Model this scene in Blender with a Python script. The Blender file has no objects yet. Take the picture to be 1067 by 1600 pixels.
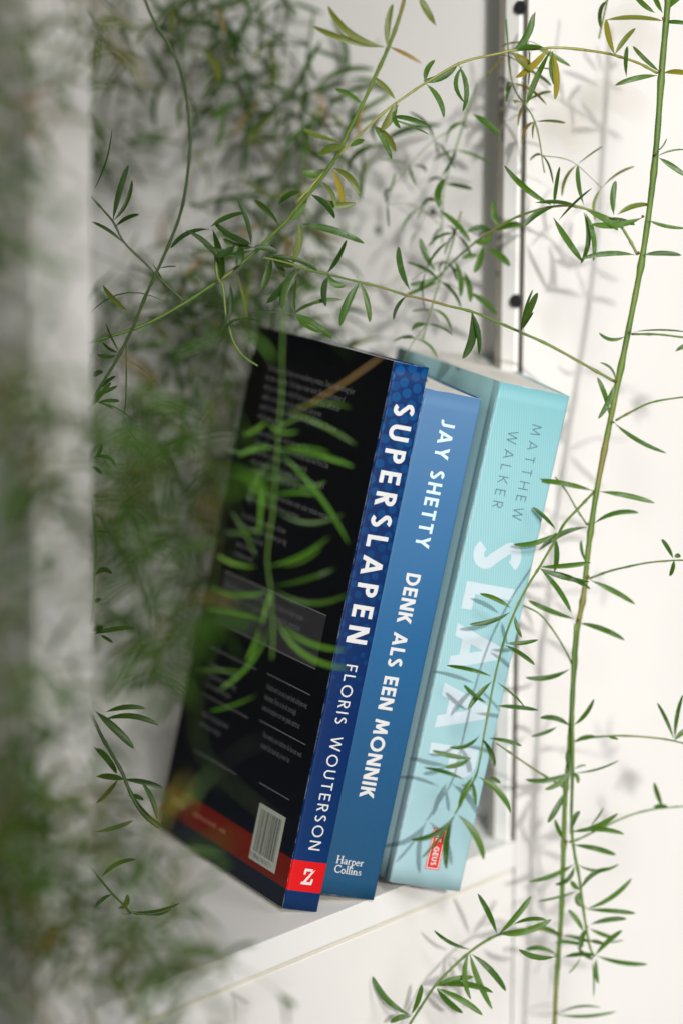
import bpy, bmesh, math, random
from mathutils import Vector, Matrix

# ------------------------------------------------------------------ camera, light, exposure
sc = bpy.context.scene
col = sc.collection
sc.render.resolution_x, sc.render.resolution_y = 682, 1024

CAM = Vector((.0082, -1.3282, .3724)); PITCH = .1581; FPX = 5403.2; ROLL = -.0074   # focal length in pixels of the 1067 x 1600 photograph
FWD = Vector((0, math.cos(PITCH), -math.sin(PITCH)))
_r, _u = Vector((1, 0, 0)), Vector((0, math.sin(PITCH), math.cos(PITCH)))
RIGHT = _r * math.cos(ROLL) - _u * math.sin(ROLL)
UP = _u * math.cos(ROLL) + _r * math.sin(ROLL)
cam = bpy.data.objects.new('camera', bpy.data.cameras.new('camera'))
col.objects.link(cam)
cam.matrix_world = Matrix(((RIGHT.x, UP.x, -FWD.x, CAM.x), (RIGHT.y, UP.y, -FWD.y, CAM.y), (RIGHT.z, UP.z, -FWD.z, CAM.z), (0, 0, 0, 1)))
cd = cam.data
cd.sensor_fit = 'VERTICAL'; cd.sensor_height = 36; cd.sensor_width = 24
cd.lens = FPX / 1600 * 36
cd.clip_start = .05; cd.clip_end = 50
cd.dof.use_dof = True
cd.dof.focus_distance = 1.365
cd.dof.aperture_fstop = 3.7
sc.camera = cam

world = bpy.data.worlds.new('World'); sc.world = world; world.use_nodes = True
bg = world.node_tree.nodes['Background']
bg.inputs['Color'].default_value = (1.0, .985, .95, 1)
bg.inputs['Strength'].default_value = .125

SUN = Vector((.10, -1, .27)).normalized()                # towards the window the sunbeam comes through
lamp = bpy.data.lights.new('window_sunbeam', 'SPOT')
lamp.energy = 1380; lamp.color = (1, .978, .945)
lamp.shadow_soft_size = .045
lamp.spot_size = math.radians(7.6); lamp.spot_blend = 1.0
lo = bpy.data.objects.new('window_sunbeam', lamp); col.objects.link(lo)
aim = Vector((.21, .10, .13))
lo.scale = (1, 2.3, 1)
lo.location = aim + SUN * 6.0
lo.rotation_euler = (-SUN).to_track_quat('-Z', 'Y').to_euler()

pool = bpy.data.lights.new('added_fill', 'SPOT')             # broad soft fill, added without a known source to brighten the right
pool.energy = 640; pool.color = (1, .985, .965); pool.shadow_soft_size = .34
pool.spot_size = math.radians(9.0); pool.spot_blend = 1.0
po = bpy.data.objects.new('added_fill', pool); col.objects.link(po)
paim = Vector((.19, .12, .14)); pdir = Vector((.12, -1, .50)).normalized()
po.scale = (1, 2.3, 1); po.location = paim + pdir * 4.0
po.rotation_euler = (-pdir).to_track_quat('-Z', 'Y').to_euler()

win = bpy.data.lights.new('window_light', 'AREA'); win.shape = 'RECTANGLE'; win.size = 1.1; win.size_y = 1.5
win.energy = 15; win.color = (1, .985, .96)
wo = bpy.data.objects.new('window_light', win); col.objects.link(wo)
wo.location = (1.75, -1.15, .85)
wo.rotation_euler = (Vector((.08, .08, .1)) - wo.location).to_track_quat('-Z', 'Y').to_euler()

sc.view_settings.view_transform = 'Standard'; sc.view_settings.look = 'None'
sc.view_settings.exposure = 0; sc.view_settings.gamma = 1
sc.view_settings.use_curve_mapping = False
sc.cycles.use_denoising = True
sc.cycles.max_bounces = 8

# ------------------------------------------------------------------ helpers
def tag(o, label=None, cat=None, group=None, kind=None):
    if label: o['label'] = label
    if cat: o['category'] = cat
    if group: o['group'] = group
    if kind: o['kind'] = kind
    return o

def empty(name, loc=(0, 0, 0), parent=None):
    o = bpy.data.objects.new(name, None); o.empty_display_size = .01
    col.objects.link(o); o.location = loc
    if parent: o.parent = parent
    return o

def mesh_obj(name, verts, faces, mat, parent=None, smooth=False):
    me = bpy.data.meshes.new(name)
    me.from_pydata([tuple(v) for v in verts], [], faces)
    if smooth:
        for p in me.polygons: p.use_smooth = True
    me.materials.append(mat)
    o = bpy.data.objects.new(name, me); col.objects.link(o)
    if parent: o.parent = parent
    return o

def bm_obj(name, bm, mat, parent=None, smooth=False):
    me = bpy.data.meshes.new(name); bmesh.ops.recalc_face_normals(bm, faces=bm.faces)
    bm.to_mesh(me); bm.free()
    if smooth:
        for p in me.polygons: p.use_smooth = True
    me.materials.append(mat)
    o = bpy.data.objects.new(name, me); col.objects.link(o)
    if parent: o.parent = parent
    return o

def prism(name, plan, z0, z1, mat, parent=None, bevel=0):
    bm = bmesh.new()
    lo_ = [bm.verts.new((x, y, z0)) for x, y in plan]
    hi_ = [bm.verts.new((x, y, z1)) for x, y in plan]
    bm.faces.new(lo_[::-1]); bm.faces.new(hi_)
    n = len(plan)
    for i in range(n): bm.faces.new((lo_[i], lo_[(i + 1) % n], hi_[(i + 1) % n], hi_[i]))
    if bevel:
        bmesh.ops.bevel(bm, geom=list(bm.edges), offset=bevel, segments=2, affect='EDGES', profile=.5)
    return bm_obj(name, bm, mat, parent)

def boxo(name, x0, x1, y0, y1, z0, z1, mat, parent=None, bevel=0):
    return prism(name, [(x0, y0), (x1, y0), (x1, y1), (x0, y1)], z0, z1, mat, parent, bevel)

def srgb(r, g, b):
    f = lambda c: (c / 255 / 12.92) if c / 255 <= .04045 else ((c / 255 + .055) / 1.055) ** 2.4
    return (f(r), f(g), f(b), 1)

class NT:
    def __init__(s, name):
        s.mat = bpy.data.materials.new(name); s.mat.use_nodes = True
        s.t = s.mat.node_tree; s.n = s.t.nodes
        s.bsdf = s.n['Principled BSDF']; s.out = s.n['Material Output']
    def add(s, typ, **kw):
        nd = s.n.new(typ)
        for k, v in kw.items():
            if k.startswith('i_'):
                key = k[2:]; key = int(key) if key.isdigit() else key.replace('_', ' ')
                nd.inputs[key].default_value = v
            else: setattr(nd, k, v)
        return nd
    def link(s, a, b): s.t.links.new(a, b)
    def math(s, op, a, b=None):
        nd = s.n.new('ShaderNodeMath'); nd.operation = op
        for i, v in enumerate((a, b)):
            if v is None: continue
            if isinstance(v, (int, float)): nd.inputs[i].default_value = v
            else: s.link(v, nd.inputs[i])
        return nd.outputs[0]
    def mix(s, fac, a, b):
        nd = s.n.new('ShaderNodeMix'); nd.data_type = 'RGBA'
        for key, v in ((0, fac), (6, a), (7, b)):
            if isinstance(v, (int, float)): nd.inputs[key].default_value = v
            elif isinstance(v, tuple): nd.inputs[key].default_value = v
            else: s.link(v, nd.inputs[key])
        return nd.outputs[2]
    def ramp(s, fac, stops):
        nd = s.n.new('ShaderNodeValToRGB'); e = nd.color_ramp.elements
        while len(e) < len(stops): e.new(.5)
        for k, (p, c) in zip(e, stops): k.position = p; k.color = c
        s.link(fac, nd.inputs[0]); return nd.outputs[0]
    def coords(s, out='Object'):
        return s.add('ShaderNodeTexCoord').outputs[out]
    def sep(s, v):
        nd = s.add('ShaderNodeSeparateXYZ'); s.link(v, nd.inputs[0]); return nd.outputs
    def noise(s, scale, detail=3, vec=None, rough=.5):
        nd = s.add('ShaderNodeTexNoise'); nd.inputs['Scale'].default_value = scale
        nd.inputs['Detail'].default_value = detail; nd.inputs['Roughness'].default_value = rough
        if vec is not None: s.link(vec, nd.inputs['Vector'])
        return nd.outputs['Fac']
    def bump(s, height, strength=.2, dist=.001):
        nd = s.add('ShaderNodeBump'); nd.inputs['Strength'].default_value = strength; nd.inputs['Distance'].default_value = dist
        s.link(height, nd.inputs['Height']); s.link(nd.outputs[0], s.bsdf.inputs['Normal'])
    def base(s, c):
        if isinstance(c, tuple): s.bsdf.inputs['Base Color'].default_value = c
        else: s.link(c, s.bsdf.inputs['Base Color'])
    def rough(s, v): s.bsdf.inputs['Roughness'].default_value = v

def plain(name, c, rough=.5, var=.06, scale=60, spec=.5, bump=0):
    m = NT(name)
    v = m.noise(scale, 4, m.coords())
    d = tuple(x * (1 - var) for x in c[:3]) + (1,); l = tuple(min(1, x * (1 + var)) for x in c[:3]) + (1,)
    m.base(m.ramp(v, [(.3, d), (.7, l)])); m.rough(rough)
    m.bsdf.inputs['Specular IOR Level'].default_value = spec
    if bump: m.bump(m.noise(scale * 8, 3, m.coords()), bump, .0005)
    return m.mat

WHITE = plain('white_lacquer', (.80, .78, .75, 1), .42, .035, 9, .4, .06)
WHITE_IN = plain('white_board', (.80, .79, .77, 1), .55, .025, 12, .3, .04)
SIDE_SHADE = plain('side_shade_grey', (.66, .645, .60, 1), .6, .04, 20)  # the panel's white toned down, shade of its outer side included
BEIGE = plain('beige_edge_band', (.70, .66, .55, 1), .5, .06, 40)
GREY = plain('strip_grey', (.21, .195, .165, 1), .45, .08, 40)
GAP = plain('gap_shade', (.14, .13, .105, 1), .7, .1, 60)
BLACK = plain('black_plastic', (.008, .008, .01, 1), .35, .1, 60)
PAPER = NT('book_paper')
_c = PAPER.coords(); _x = PAPER.sep(_c)
_w = PAPER.add('ShaderNodeCombineXYZ'); PAPER.link(_x[0], _w.inputs[0])
_n = PAPER.noise(4200, 2, _w.outputs[0])
PAPER.base(PAPER.ramp(_n, [(.3, (.52, .49, .43, 1)), (.58, (.86, .84, .79, 1))])); PAPER.rough(.8)
PAPER.bump(_n, .25, .0002)
PAPER = PAPER.mat
INK_WHITE = plain('white_print', (.57, .565, .56, 1), .45, .02)
INK_GREY = plain('grey_print', (.13, .135, .14, 1), .5, .05)
INK_PALE = plain('pale_aqua_print', (.50, .62, .66, 1), .45, .02)
INK_LILAC = plain('pale_lilac_print', (.43, .515, .56, 1), .45, .02)
INK_TEAL = plain('slate_teal_print', (.045, .115, .15, 1), .5, .05)
INK_RED = plain('red_print', srgb(196, 38, 22), .45, .05)
INK_BLACK = plain('black_print', (.012, .014, .012, 1), .5, .1)
INK_RULE = plain('rule_print', (.22, .225, .22, 1), .5, .1)
BOX_DARK = plain('charcoal_print', (.004, .006, .010, 1), .4, .1)
LABEL_PAPER = plain('barcode_ground', (.42, .44, .39, 1), .5, .03)

# ------------------------------------------------------------------ the cabinet
A = math.radians(56.5)
E_ = (math.cos(A), math.sin(A)); IN = (-math.sin(A), math.cos(A)); P0 = (.0838, .1147)
def su(s, u): return (P0[0] + E_[0] * s + IN[0] * u, P0[1] + E_[1] * s + IN[1] * u)
WD = (math.cos(math.radians(130)), math.sin(math.radians(130)))        # run of the inner side wall seen behind the books
WN = (-WD[1], WD[0])                                                  # its face towards the books
PW = (P0[0] - .0165 * WN[0], P0[1] - .0165 * WN[1])                   # foot of that wall, set back behind the front post
def wl(u, off=0): return (PW[0] + WD[0] * u + WN[0] * off, PW[1] + WD[1] * u + WN[1] * off)
LS = -.2945                                                            # inner face of the near side panel, along the front
cab = tag(empty('cabinet', su(-.15, .15) + (-.55,)), 'white lacquered open cabinet whose shelf carries the three leaning books', 'cabinet')
def cpart(o):
    o.parent = cab; o.matrix_parent_inverse = Matrix.Translation(-cab.location); return o
TOPZ, BOTZ = .56, -.55
UB = .50
cpart(prism('shelf', [su(LS, 0), su(-.0005, 0), su(.0036, .0064), wl(.0150, 0), wl(UB, 0), su(LS, UB * .9)], -.0118, 0, WHITE_IN, None, .0004))
cpart(prism('edge_band', [su(LS, .0009), su(-.0005, .0009), su(-.0005, .012), su(LS, .012)], -.0136, -.0119, BEIGE))
cpart(prism('lower_front', [su(LS - .03, .0004), su(-.0005, .0004), su(-.0005, .018), su(LS - .03, .018)], BOTZ, -.0137, WHITE, None, .0004))
cpart(prism('inner_side_panel', [wl(.0150, .0), wl(UB + .02, .0), wl(UB + .02, -.018), wl(.0150, -.018)], -.4, TOPZ, WHITE_IN))
cpart(prism('near_side_panel', [su(LS - .0300, 0), su(LS, 0), su(LS, .34), su(LS - .0300, .34)], BOTZ, TOPZ, WHITE, None, .0008))
cpart(prism('outer_shade_sheet', [su(LS - .0325, .0012), su(LS - .0301, .0012), su(LS - .0301, .34), su(LS - .0325, .34)], BOTZ, TOPZ, SIDE_SHADE, None, .0003))  # added sheet, its grey carries the shade on the panel's outer side
cpart(prism('back_panel', [su(LS, UB * .88), wl(UB, .0), (wl(UB, 0)[0] + IN[0] * .012, wl(UB, 0)[1] + IN[1] * .012), su(LS, UB * .88 + .012)], -.4, TOPZ, WHITE_IN))
cpart(prism('added_top_board', [su(LS - .0305, .0), su(.03, .0), (wl(UB, -.02)[0], wl(UB, -.02)[1]), su(LS - .0305, UB * .9)], TOPZ + .0004, TOPZ + .018, WHITE, None, .0005))  # out of view, added to dim the cabinet interior
# grey strip beside the jamb, dark fill for the shaded gap, two black buffers
JB = su(-.0045, .0015)
def jb(u, off): return (JB[0] + WD[0] * u - WN[0] * off, JB[1] + WD[1] * u - WN[1] * off)
cpart(prism('jamb', [jb(0, 0), jb(.0086, 0), jb(.0086, .0018), jb(0, .0018)], .0003, TOPZ, WHITE_IN, None, .0002))
cpart(prism('grey_strip', [jb(.0087, .0003), jb(.0128, .0003), jb(.0128, .0018), jb(.0087, .0018)], .0003, TOPZ, GREY, None, .0002))
cpart(prism('added_gap_fill', [su(-.0036, .0026), su(.0110, .0026), su(.0110, .0055), su(-.0030, .0055)], .0003, TOPZ, GAP))  # added dark fill, shade of the open gap put into its colour
def disc(name, c, n, r, th, mat, seg=16):
    n = Vector(n).normalized(); t = n.orthogonal().normalized(); b = n.cross(t)
    vs = []; c = Vector(c)
    for k, (dd, rr) in enumerate(((0, r), (th * .8, r), (th, r * .8))):
        for i in range(seg):
            a = 2 * math.pi * i / seg; vs.append(c + n * dd + t * math.cos(a) * rr + b * math.sin(a) * rr)
    fs = [[k * seg + i, k * seg + (i + 1) % seg, (k + 1) * seg + (i + 1) % seg, (k + 1) * seg + i] for k in range(2) for i in range(seg)]
    fs.append([2 * seg + i for i in range(seg)]); fs.append(list(range(seg))[::-1])
    return mesh_obj(name, vs, fs, mat, None, False)
for z in (.2327, .3540):
    q = su(-.0038, .0012); cpart(disc('buffer', (q[0], q[1], z), (-.35, -1, 0), .0028, .0022, BLACK))
for (u_, z) in ((0.1132, 0.2541), (0.0768, 0.2645)):
    q = wl(u_, 0); cpart(disc('pin_hole', (q[0], q[1], z), (WN[0], WN[1], 0), .0021, .0003, BLACK))
# outer post and the adjoining white door front
cpart(prism('front_post', [su(.0006, 0), su(.0300, 0), su(.0300, .006), su(.0120, .006), su(.0120, .0010), su(.0009, .0010)], BOTZ, TOPZ, WHITE, None, .0003))
cpart(prism('side_front', [su(.0303, .0012), su(.42, .0012), su(.42, .02), su(.0303, .02)], BOTZ, TOPZ, WHITE, None, .0006))

# ------------------------------------------------------------------ lettering: capitals from bars, slanted bars and bent strokes (cap height 1)
def bar(x0, y0, x1, y1): return [(x0, y0), (x1, y0), (x1, y1), (x0, y1)]
def slant(x0, y0, x1, y1, w): return [(x0 - w / 2, y0), (x0 + w / 2, y0), (x1 + w / 2, y1), (x1 - w / 2, y1)]
def stroke(pts, t):
    n = len(pts); L, R = [], []
    for i in range(n):
        a = pts[max(i - 1, 0)]; b = pts[min(i + 1, n - 1)]
        dx, dy = b[0] - a[0], b[1] - a[1]; l = math.hypot(dx, dy) or 1
        nx, ny = -dy / l * t / 2, dx / l * t / 2
        L.append((pts[i][0] + nx, pts[i][1] + ny)); R.append((pts[i][0] - nx, pts[i][1] - ny))
    return [[R[i], R[i + 1], L[i + 1], L[i]] for i in range(n - 1)]
def arc(cx, cy, rx, ry, a0, a1, n=14):
    return [(cx + rx * math.cos(math.radians(a0 + (a1 - a0) * i / n)), cy + ry * math.sin(math.radians(a0 + (a1 - a0) * i / n))) for i in range(n + 1)]
def glyph(ch, t):
    """(list of quads, advance width)"""
    h = t / 2; q = []
    if ch == 'I': return [bar(0, 0, t, 1)], t
    if ch == 'L': return [bar(0, 0, t, 1), bar(t, 0, .52, t)], .52
    if ch == 'E':
        w = .54; return [bar(0, 0, t, 1), bar(t, 0, w, t), bar(t, 1 - t, w, 1), bar(t, .5 - h, w * .93, .5 + h)], w
    if ch == 'F':
        w = .52; return [bar(0, 0, t, 1), bar(t, 1 - t, w, 1), bar(t, .47 - h, w * .93, .47 + h)], w
    if ch == 'T':
        w = .62; return [bar(0, 1 - t, w, 1), bar(w / 2 - h, 0, w / 2 + h, 1 - t)], w
    if ch == 'H':
        w = .72; return [bar(0, 0, t, 1), bar(w - t, 0, w, 1), bar(t, .5 - h, w - t, .5 + h)], w
    if ch == 'N':
        w = .76; return [bar(0, 0, t, 1), bar(w - t, 0, w, 1), slant(t * .62, 1, w - t * .62, 0, t * 1.24)], w
    if ch == 'M':
        w = .95; return [slant(.09 + h, 1, h, 0, t), slant(w - .09 - h, 1, w - h, 0, t), slant(.09 + h, 1, w / 2, .12, t * 1.05), slant(w - .09 - h, 1, w / 2, .12, t * 1.05)], w
    if ch == 'A':
        w = .84; return [slant(h, 0, w / 2, 1, t * 1.08), slant(w - h, 0, w / 2, 1, t * 1.08), bar(w * .22, .26 - h * .9, w * .78, .26 + h * .9)], w
    if ch == 'W':
        w = 1.18; return [slant(h, 1, w * .27, 0, t * 1.03), slant(w * .5, 1, w * .27, 0, t * 1.03), slant(w * .5, 1, w * .73, 0, t * 1.03), slant(w - h, 1, w * .73, 0, t * 1.03)], w
    if ch == 'Y':
        w = .72; return [slant(h, 1, w / 2, .42, t * 1.15), slant(w - h, 1, w / 2, .42, t * 1.15), bar(w / 2 - h, 0, w / 2 + h, .46)], w
    if ch == 'K':
        w = .66; return [bar(0, 0, t, 1), slant(t, .44, w - h * 1.1, 1, t * 1.3), slant(t + .1, .54, w - h, 0, t * 1.25)], w
    if ch == 'U':
        w = .70; return stroke([(h, 1), (h, .5)] + arc(w / 2, w / 2, w / 2 - h, w / 2 - h, 180, 360, 16) + [(w - h, .5), (w - h, 1)], t), w
    if ch == 'J':
        w = .40; return stroke([(w - h, 1), (w - h, .4)] + arc(w - h - .24, .27, .24, .27 - h, 0, -110, 10), t), w
    if ch == 'O':
        w = .98; return stroke(arc(w / 2, .5, w / 2 - h, .5 - h + .012, 0, 360, 28), t), w
    if ch == 'D':
        w = .76; return [bar(0, 0, t, 1)] + stroke([(t, h), (.28, h)] + arc(.28, .5, w - .28 - h, .5 - h, -90, 90, 16) + [(.28, 1 - h), (t, 1 - h)], t), w
    if ch == 'P':
        w = .58; r = .29 - h; return [bar(0, 0, t, 1)] + stroke([(t, 1 - h), (.29, 1 - h)] + arc(w - .29, .71, .29 - h, r, 90, -90, 14) + [(.29, .42 + h), (t, .42 + h)], t), w
    if ch == 'R':
        w = .60; r = .28 - h; return [bar(0, 0, t, 1)] + stroke([(t, 1 - h), (.29, 1 - h)] + arc(w - .31, .72, .28 - h, r, 90, -90, 14) + [(.29, .44 + h), (t, .44 + h)], t) + [slant(.27, .46, w - h, 0, t * 1.2)], w
    if ch == 'G':
        w = .86; return stroke(arc(.46, .5, .46 - h, .5 - h, 45, 318, 22), t) + [bar(.5, .5 - h, w, .5 + h), bar(w - t, .12, w, .5 - h)], w
    if ch == 'S':
        w = .54
        p = arc(.27, .74, .24 - h * .55, .26 - h, 38, 200, 10) + arc(.27, .265, .265 - h * .8, .265 - h, 62, -142, 14)
        # join the two bowls through the middle with a short diagonal
        return stroke(p, t), w
    if ch == 'Z':
        return [bar(0, 0, .6, t), bar(0, 1 - t, .6, 1), slant(.1, t, .5, 1 - t, t * 1.2)], .6
    return [], .30
def text_polys(s, t, track, space=.42):
    x = 0; out = []
    for ch in s:
        if ch == ' ': x += space; continue
        q, w = glyph(ch, t)
        out += [[(px + x, py) for px, py in poly] for poly in q]; x += w + track
    return out, x - track
def layer_mesh(name, polys, to3d, mat, parent, step=.0000012):
    vs, fs = [], []
    for k, poly in enumerate(polys):
        i0 = len(vs); (a, b, c, d), N = poly, (4 if len(polys) < 400 else 1)
        for i in range(N + 1):                                  # a small grid, so that the ink follows the curve of the spine
            for j in range(N + 1):
                u, v = i / N, j / N
                p = [(1 - u) * (1 - v) * a[m] + u * (1 - v) * b[m] + u * v * c[m] + (1 - u) * v * d[m] for m in (0, 1)]
                vs.append(to3d(p[0], p[1], step * (k % 40)))
        for i in range(N):
            for j in range(N):
                q = i0 + i * (N + 1) + j; fs.append([q, q + N + 1, q + N + 2, q + 1])
    me = bpy.data.meshes.new(name); me.from_pydata([tuple(v) for v in vs], [], fs); me.materials.append(mat)
    o = bpy.data.objects.new(name, me); col.objects.link(o); o.parent = parent
    return o
EPS = .00006
def spine_down(name, s, base_mm, cap_mm, z_top, z_bot, t, mat, parent, space=.42, curve=None):
    """a word running down the spine, letter tops to the right, fitted between two heights (mm)"""
    n = len(s) - 1
    _, w0 = text_polys(s, t, 0, space)
    track = ((z_top - z_bot) / cap_mm - w0) / max(1, len(s.replace(' ', '')) - 1)
    polys, w = text_polys(s, t, track, space)
    cv = curve or (lambda x: 0)
    f = lambda a, b, e: ((base_mm + b * cap_mm) / 1000, cv((base_mm + b * cap_mm) / 1000) - EPS - e, (z_top - a * cap_mm) / 1000)
    return layer_mesh(name, polys, f, mat, parent)
def spine_flat(name, polys, x_mm, z_mm, size_mm, mat, parent, lift=0, cv=None):
    cv = cv or (lambda x: 0)
    f = lambda a, b, e: ((x_mm + a * size_mm) / 1000, cv((x_mm + a * size_mm) / 1000) - EPS - lift - e, (z_mm + b * size_mm) / 1000)
    return layer_mesh(name, polys, f, mat, parent)

# serif lower case for the imprint name (x-height .45 of the cap)
def serif(ch):
    t, f, h = .13, .05, .03
    if ch == 'H': return [bar(.07, 0, .07 + t, 1), bar(.55, 0, .55 + t, 1), bar(.2, .5 - h, .55, .5 + h), bar(0, 0, .27, f), bar(0, 1 - f, .27, 1), bar(.48, 0, .75, f), bar(.48, 1 - f, .75, 1)], .75
    if ch == 'C': return stroke(arc(.38, .5, .32, .46, 40, 320, 18), .11) + [bar(.58, .72, .64, .98)], .70
    if ch == 'a': return [bar(.28, .02, .28 + t * .85, .44)] + stroke(arc(.2, .44, .14, .13, 0, 150, 8), .08) + stroke(arc(.19, .16, .14, .13, 30, 330, 12), .08) + [bar(.36, 0, .46, f)], .46
    if ch == 'r': return [bar(.06, 0, .06 + t * .85, .55), bar(0, 0, .24, f), bar(0, .52, .08, .56)] + stroke(arc(.27, .36, .13, .18, 150, 50, 6), .09), .38
    if ch == 'p': return [bar(.06, -.38, .06 + t * .85, .56), bar(0, -.38, .24, -.33)] + stroke(arc(.26, .27, .17, .26, 160, -160, 16), .09), .50
    if ch == 'e': return stroke(arc(.23, .27, .18, .25, 0, 310, 16), .09) + [bar(.08, .27, .42, .33)], .46
    if ch == 'o': return stroke(arc(.24, .27, .19, .25, 0, 360, 18), .10), .50
    if ch == 'l': return [bar(.06, 0, .06 + t * .85, 1.03), bar(0, 0, .23, f), bar(0, .98, .08, 1.03)], .25
    if ch == 'i': return [bar(.06, 0, .06 + t * .85, .55), bar(0, 0, .23, f), bar(0, .51, .07, .55), bar(.05, .72, .18, .85)], .25
    if ch == 'n': return [bar(.06, 0, .06 + t * .85, .55), bar(0, 0, .23, f), bar(.36, 0, .36 + t * .85, .36), bar(.3, 0, .53, f)] + stroke(arc(.28, .34, .14, .17, 165, 0, 8), .085), .54
    if ch == 's': return stroke([(.32, .44), (.24, .52), (.13, .5), (.1, .41), (.16, .32), (.28, .24), (.32, .13), (.25, .04), (.13, .03), (.06, .12)], .085), .38
    return [], .2
def serif_word(s):
    x = 0; out = []
    for ch in s:
        q, w = serif(ch); out += [[(a + x, b) for a, b in poly] for poly in q]; x += w + .015
    return out

# ------------------------------------------------------------------ books
def book_root(name, loc, lean, yaw, label, cat='book'):
    o = empty(name, loc)
    o.rotation_euler = (Matrix.Rotation(yaw, 4, 'Z') @ Matrix.Rotation(lean, 4, 'Y')).to_euler()
    return tag(o, label, cat, 'paperback books leaning on the shelf')
def build_book(root, w, d, h, m_spine, m_back, m_front, bulge, crease=0, skew=(0, 0), rise=(0, 0)):
    zs = lambda x, y, z: z + z / h * max(0, y - .0011) * (rise[0] * (-x / w) + rise[1] * (1 + x / w))   # head edge not quite square to the spine
    sk = lambda x, y: x + max(0, y - .0011) * (skew[0] * (-x / w) + skew[1] * (1 + x / w))      # a read paperback fans out towards its fore edge
    R = .0011; T = .00035
    prof = []
    for i in range(7):
        a = math.pi + math.pi / 2 * i / 6
        prof.append((-w + R + R * math.cos(a), R + R * math.sin(a)))
    cvf = lambda x: -bulge * (1 - min(1, abs((x + w / 2) / (w / 2 - R))) ** 2)
    for i in range(1, 24):
        x = -w + R + (w - 2 * R) * i / 24; prof.append((x, cvf(x)))
    for i in range(7):
        a = 1.5 * math.pi + math.pi / 2 * i / 6
        prof.append((-R + R * math.cos(a), R + R * math.sin(a)))
    # the spine: outer skin following the profile, with a little paper thickness at both ends
    n = len(prof); inner = [(x + (T if x < -w + R else -T if x > -R else 0), y + T) for x, y in prof]
    rows = 30; vs = []; rng = random.Random(int(w * 1e5))
    for k in range(rows + 1):
        z = h * k / rows
        wob = 0
        for x, y in prof: vs.append((x, y + wob * (1 if -w + R <= x <= -R else 0), z))
    fs = [[k * n + i, k * n + i + 1, (k + 1) * n + i + 1, (k + 1) * n + i] for k in range(rows) for i in range(n - 1)]
    o2 = len(vs)
    for z in (0, h):
        for x, y in inner: vs.append((x, y, z))
    fs += [[i, o2 + i, o2 + i + 1, i + 1] for i in range(n - 1)]
    fs += [[rows * n + i, rows * n + i + 1, o2 + n + i + 1, o2 + n + i] for i in range(n - 1)]
    mesh_obj('spine', vs, fs, m_spine, root, True)
    def cover(name, x, sgn, mat):
        ys = [R, R + .002, .0055, .0068, .0074, .0080, .0093, .02, d * .35, d * .6, d * .8, d]
        vs, rowsz = [], 16
        for k in range(rowsz + 1):
            z = h * k / rowsz
            for y in ys:
                dx = 0
                if crease and .0060 < y < .0090: dx = -sgn * crease
                dx += sgn * .0012 * max(0, (y / d - .5)) ** 2 * (1 + .4 * math.sin(k * .5))
                vs.append((sk(x, y) + dx, y, zs(x, y, z)))
        m = len(ys); N = len(vs)
        vs += [(a - sgn * T, b, c) for a, b, c in vs]
        fs = []
        for k in range(rowsz):
            for i in range(m - 1):
                a = k * m + i
                fs.append([a, a + 1, a + m + 1, a + m]); fs.append([N + a, N + a + m, N + a + m + 1, N + a + 1])
        for i in range(m - 1):
            fs.append([i, N + i, N + i + 1, i + 1]); b = rowsz * m + i; fs.append([b, b + 1, N + b + 1, N + b])
        for k in range(rowsz):
            a = k * m + m - 1; fs.append([a, N + a, N + a + m, a + m])
        return mesh_obj(name, vs, fs, mat, root, True)
    cover('back_cover', -w, -1, m_back)
    cover('front_cover', 0, 1, m_front)
    # page block with a slightly wavy top
    bm = bmesh.new(); g = .0006
    nx, ny = 16, 6; top, bot = [], []
    for j in range(ny + 1):
        for i in range(nx + 1):
            x = -w + .0005 + (w - .001) * i / nx; y = .0009 + (d - .0016) * j / ny
            zt = h - .0005 - .0005 * abs(math.sin(i * 1.7 + w * 900)) * (i not in (0, nx)) - .0003 * math.sin(j * .9) ** 2
            xs = sk(x, y); top.append(bm.verts.new((xs, y, zs(x, y, zt)))); bot.append(bm.verts.new((xs, y, .0004)))
    W = nx + 1
    for j in range(ny):
        for i in range(nx):
            a = j * W + i
            bm.faces.new((top[a], top[a + 1], top[a + W + 1], top[a + W])); bm.faces.new((bot[a], bot[a + W], bot[a + W + 1], bot[a + 1]))
    ring = [i for i in range(W)] + [j * W + nx for j in range(1, ny + 1)] + [ny * W + i for i in range(nx - 1, -1, -1)] + [j * W for j in range(ny - 1, 0, -1)]
    for a, b in zip(ring, ring[1:] + ring[:1]): bm.faces.new((bot[a], bot[b], top[b], top[a]))
    bm_obj('page_block', bm, PAPER, root)
    return cvf

def wear(m, col_, w, h, amount=.5, tone=(.62, .64, .64, 1)):
    """paper showing through along rubbed spine edges, corners and a few scuffs"""
    co = m.coords(); q = m.sep(co)
    ex = m.math('MINIMUM', m.math('ABSOLUTE', q[0]), m.math('ABSOLUTE', m.math('ADD', q[0], w)))
    ez = m.math('MINIMUM', m.math('ABSOLUTE', q[2]), m.math('ABSOLUTE', m.math('SUBTRACT', q[2], h)))
    e = m.math('MINIMUM', ex, ez)
    n = m.noise(130, 5, co, .7)
    rub = m.math('GREATER_THAN', m.math('SUBTRACT', m.math('MULTIPLY', n, .0016), e), .00075)
    mp_ = m.add('ShaderNodeMapping'); m.link(co, mp_.inputs[0]); mp_.inputs['Scale'].default_value = (1, 1, .16); mp_.inputs['Rotation'].default_value = (0, .5, 0)
    scr = m.math('GREATER_THAN', m.noise(1500, 3, mp_.outputs[0], .6), .735)
    f = m.math('MAXIMUM', m.math('MULTIPLY', rub, amount), m.math('MULTIPLY', scr, .06))
    return m.mix(f, col_, tone)
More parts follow.
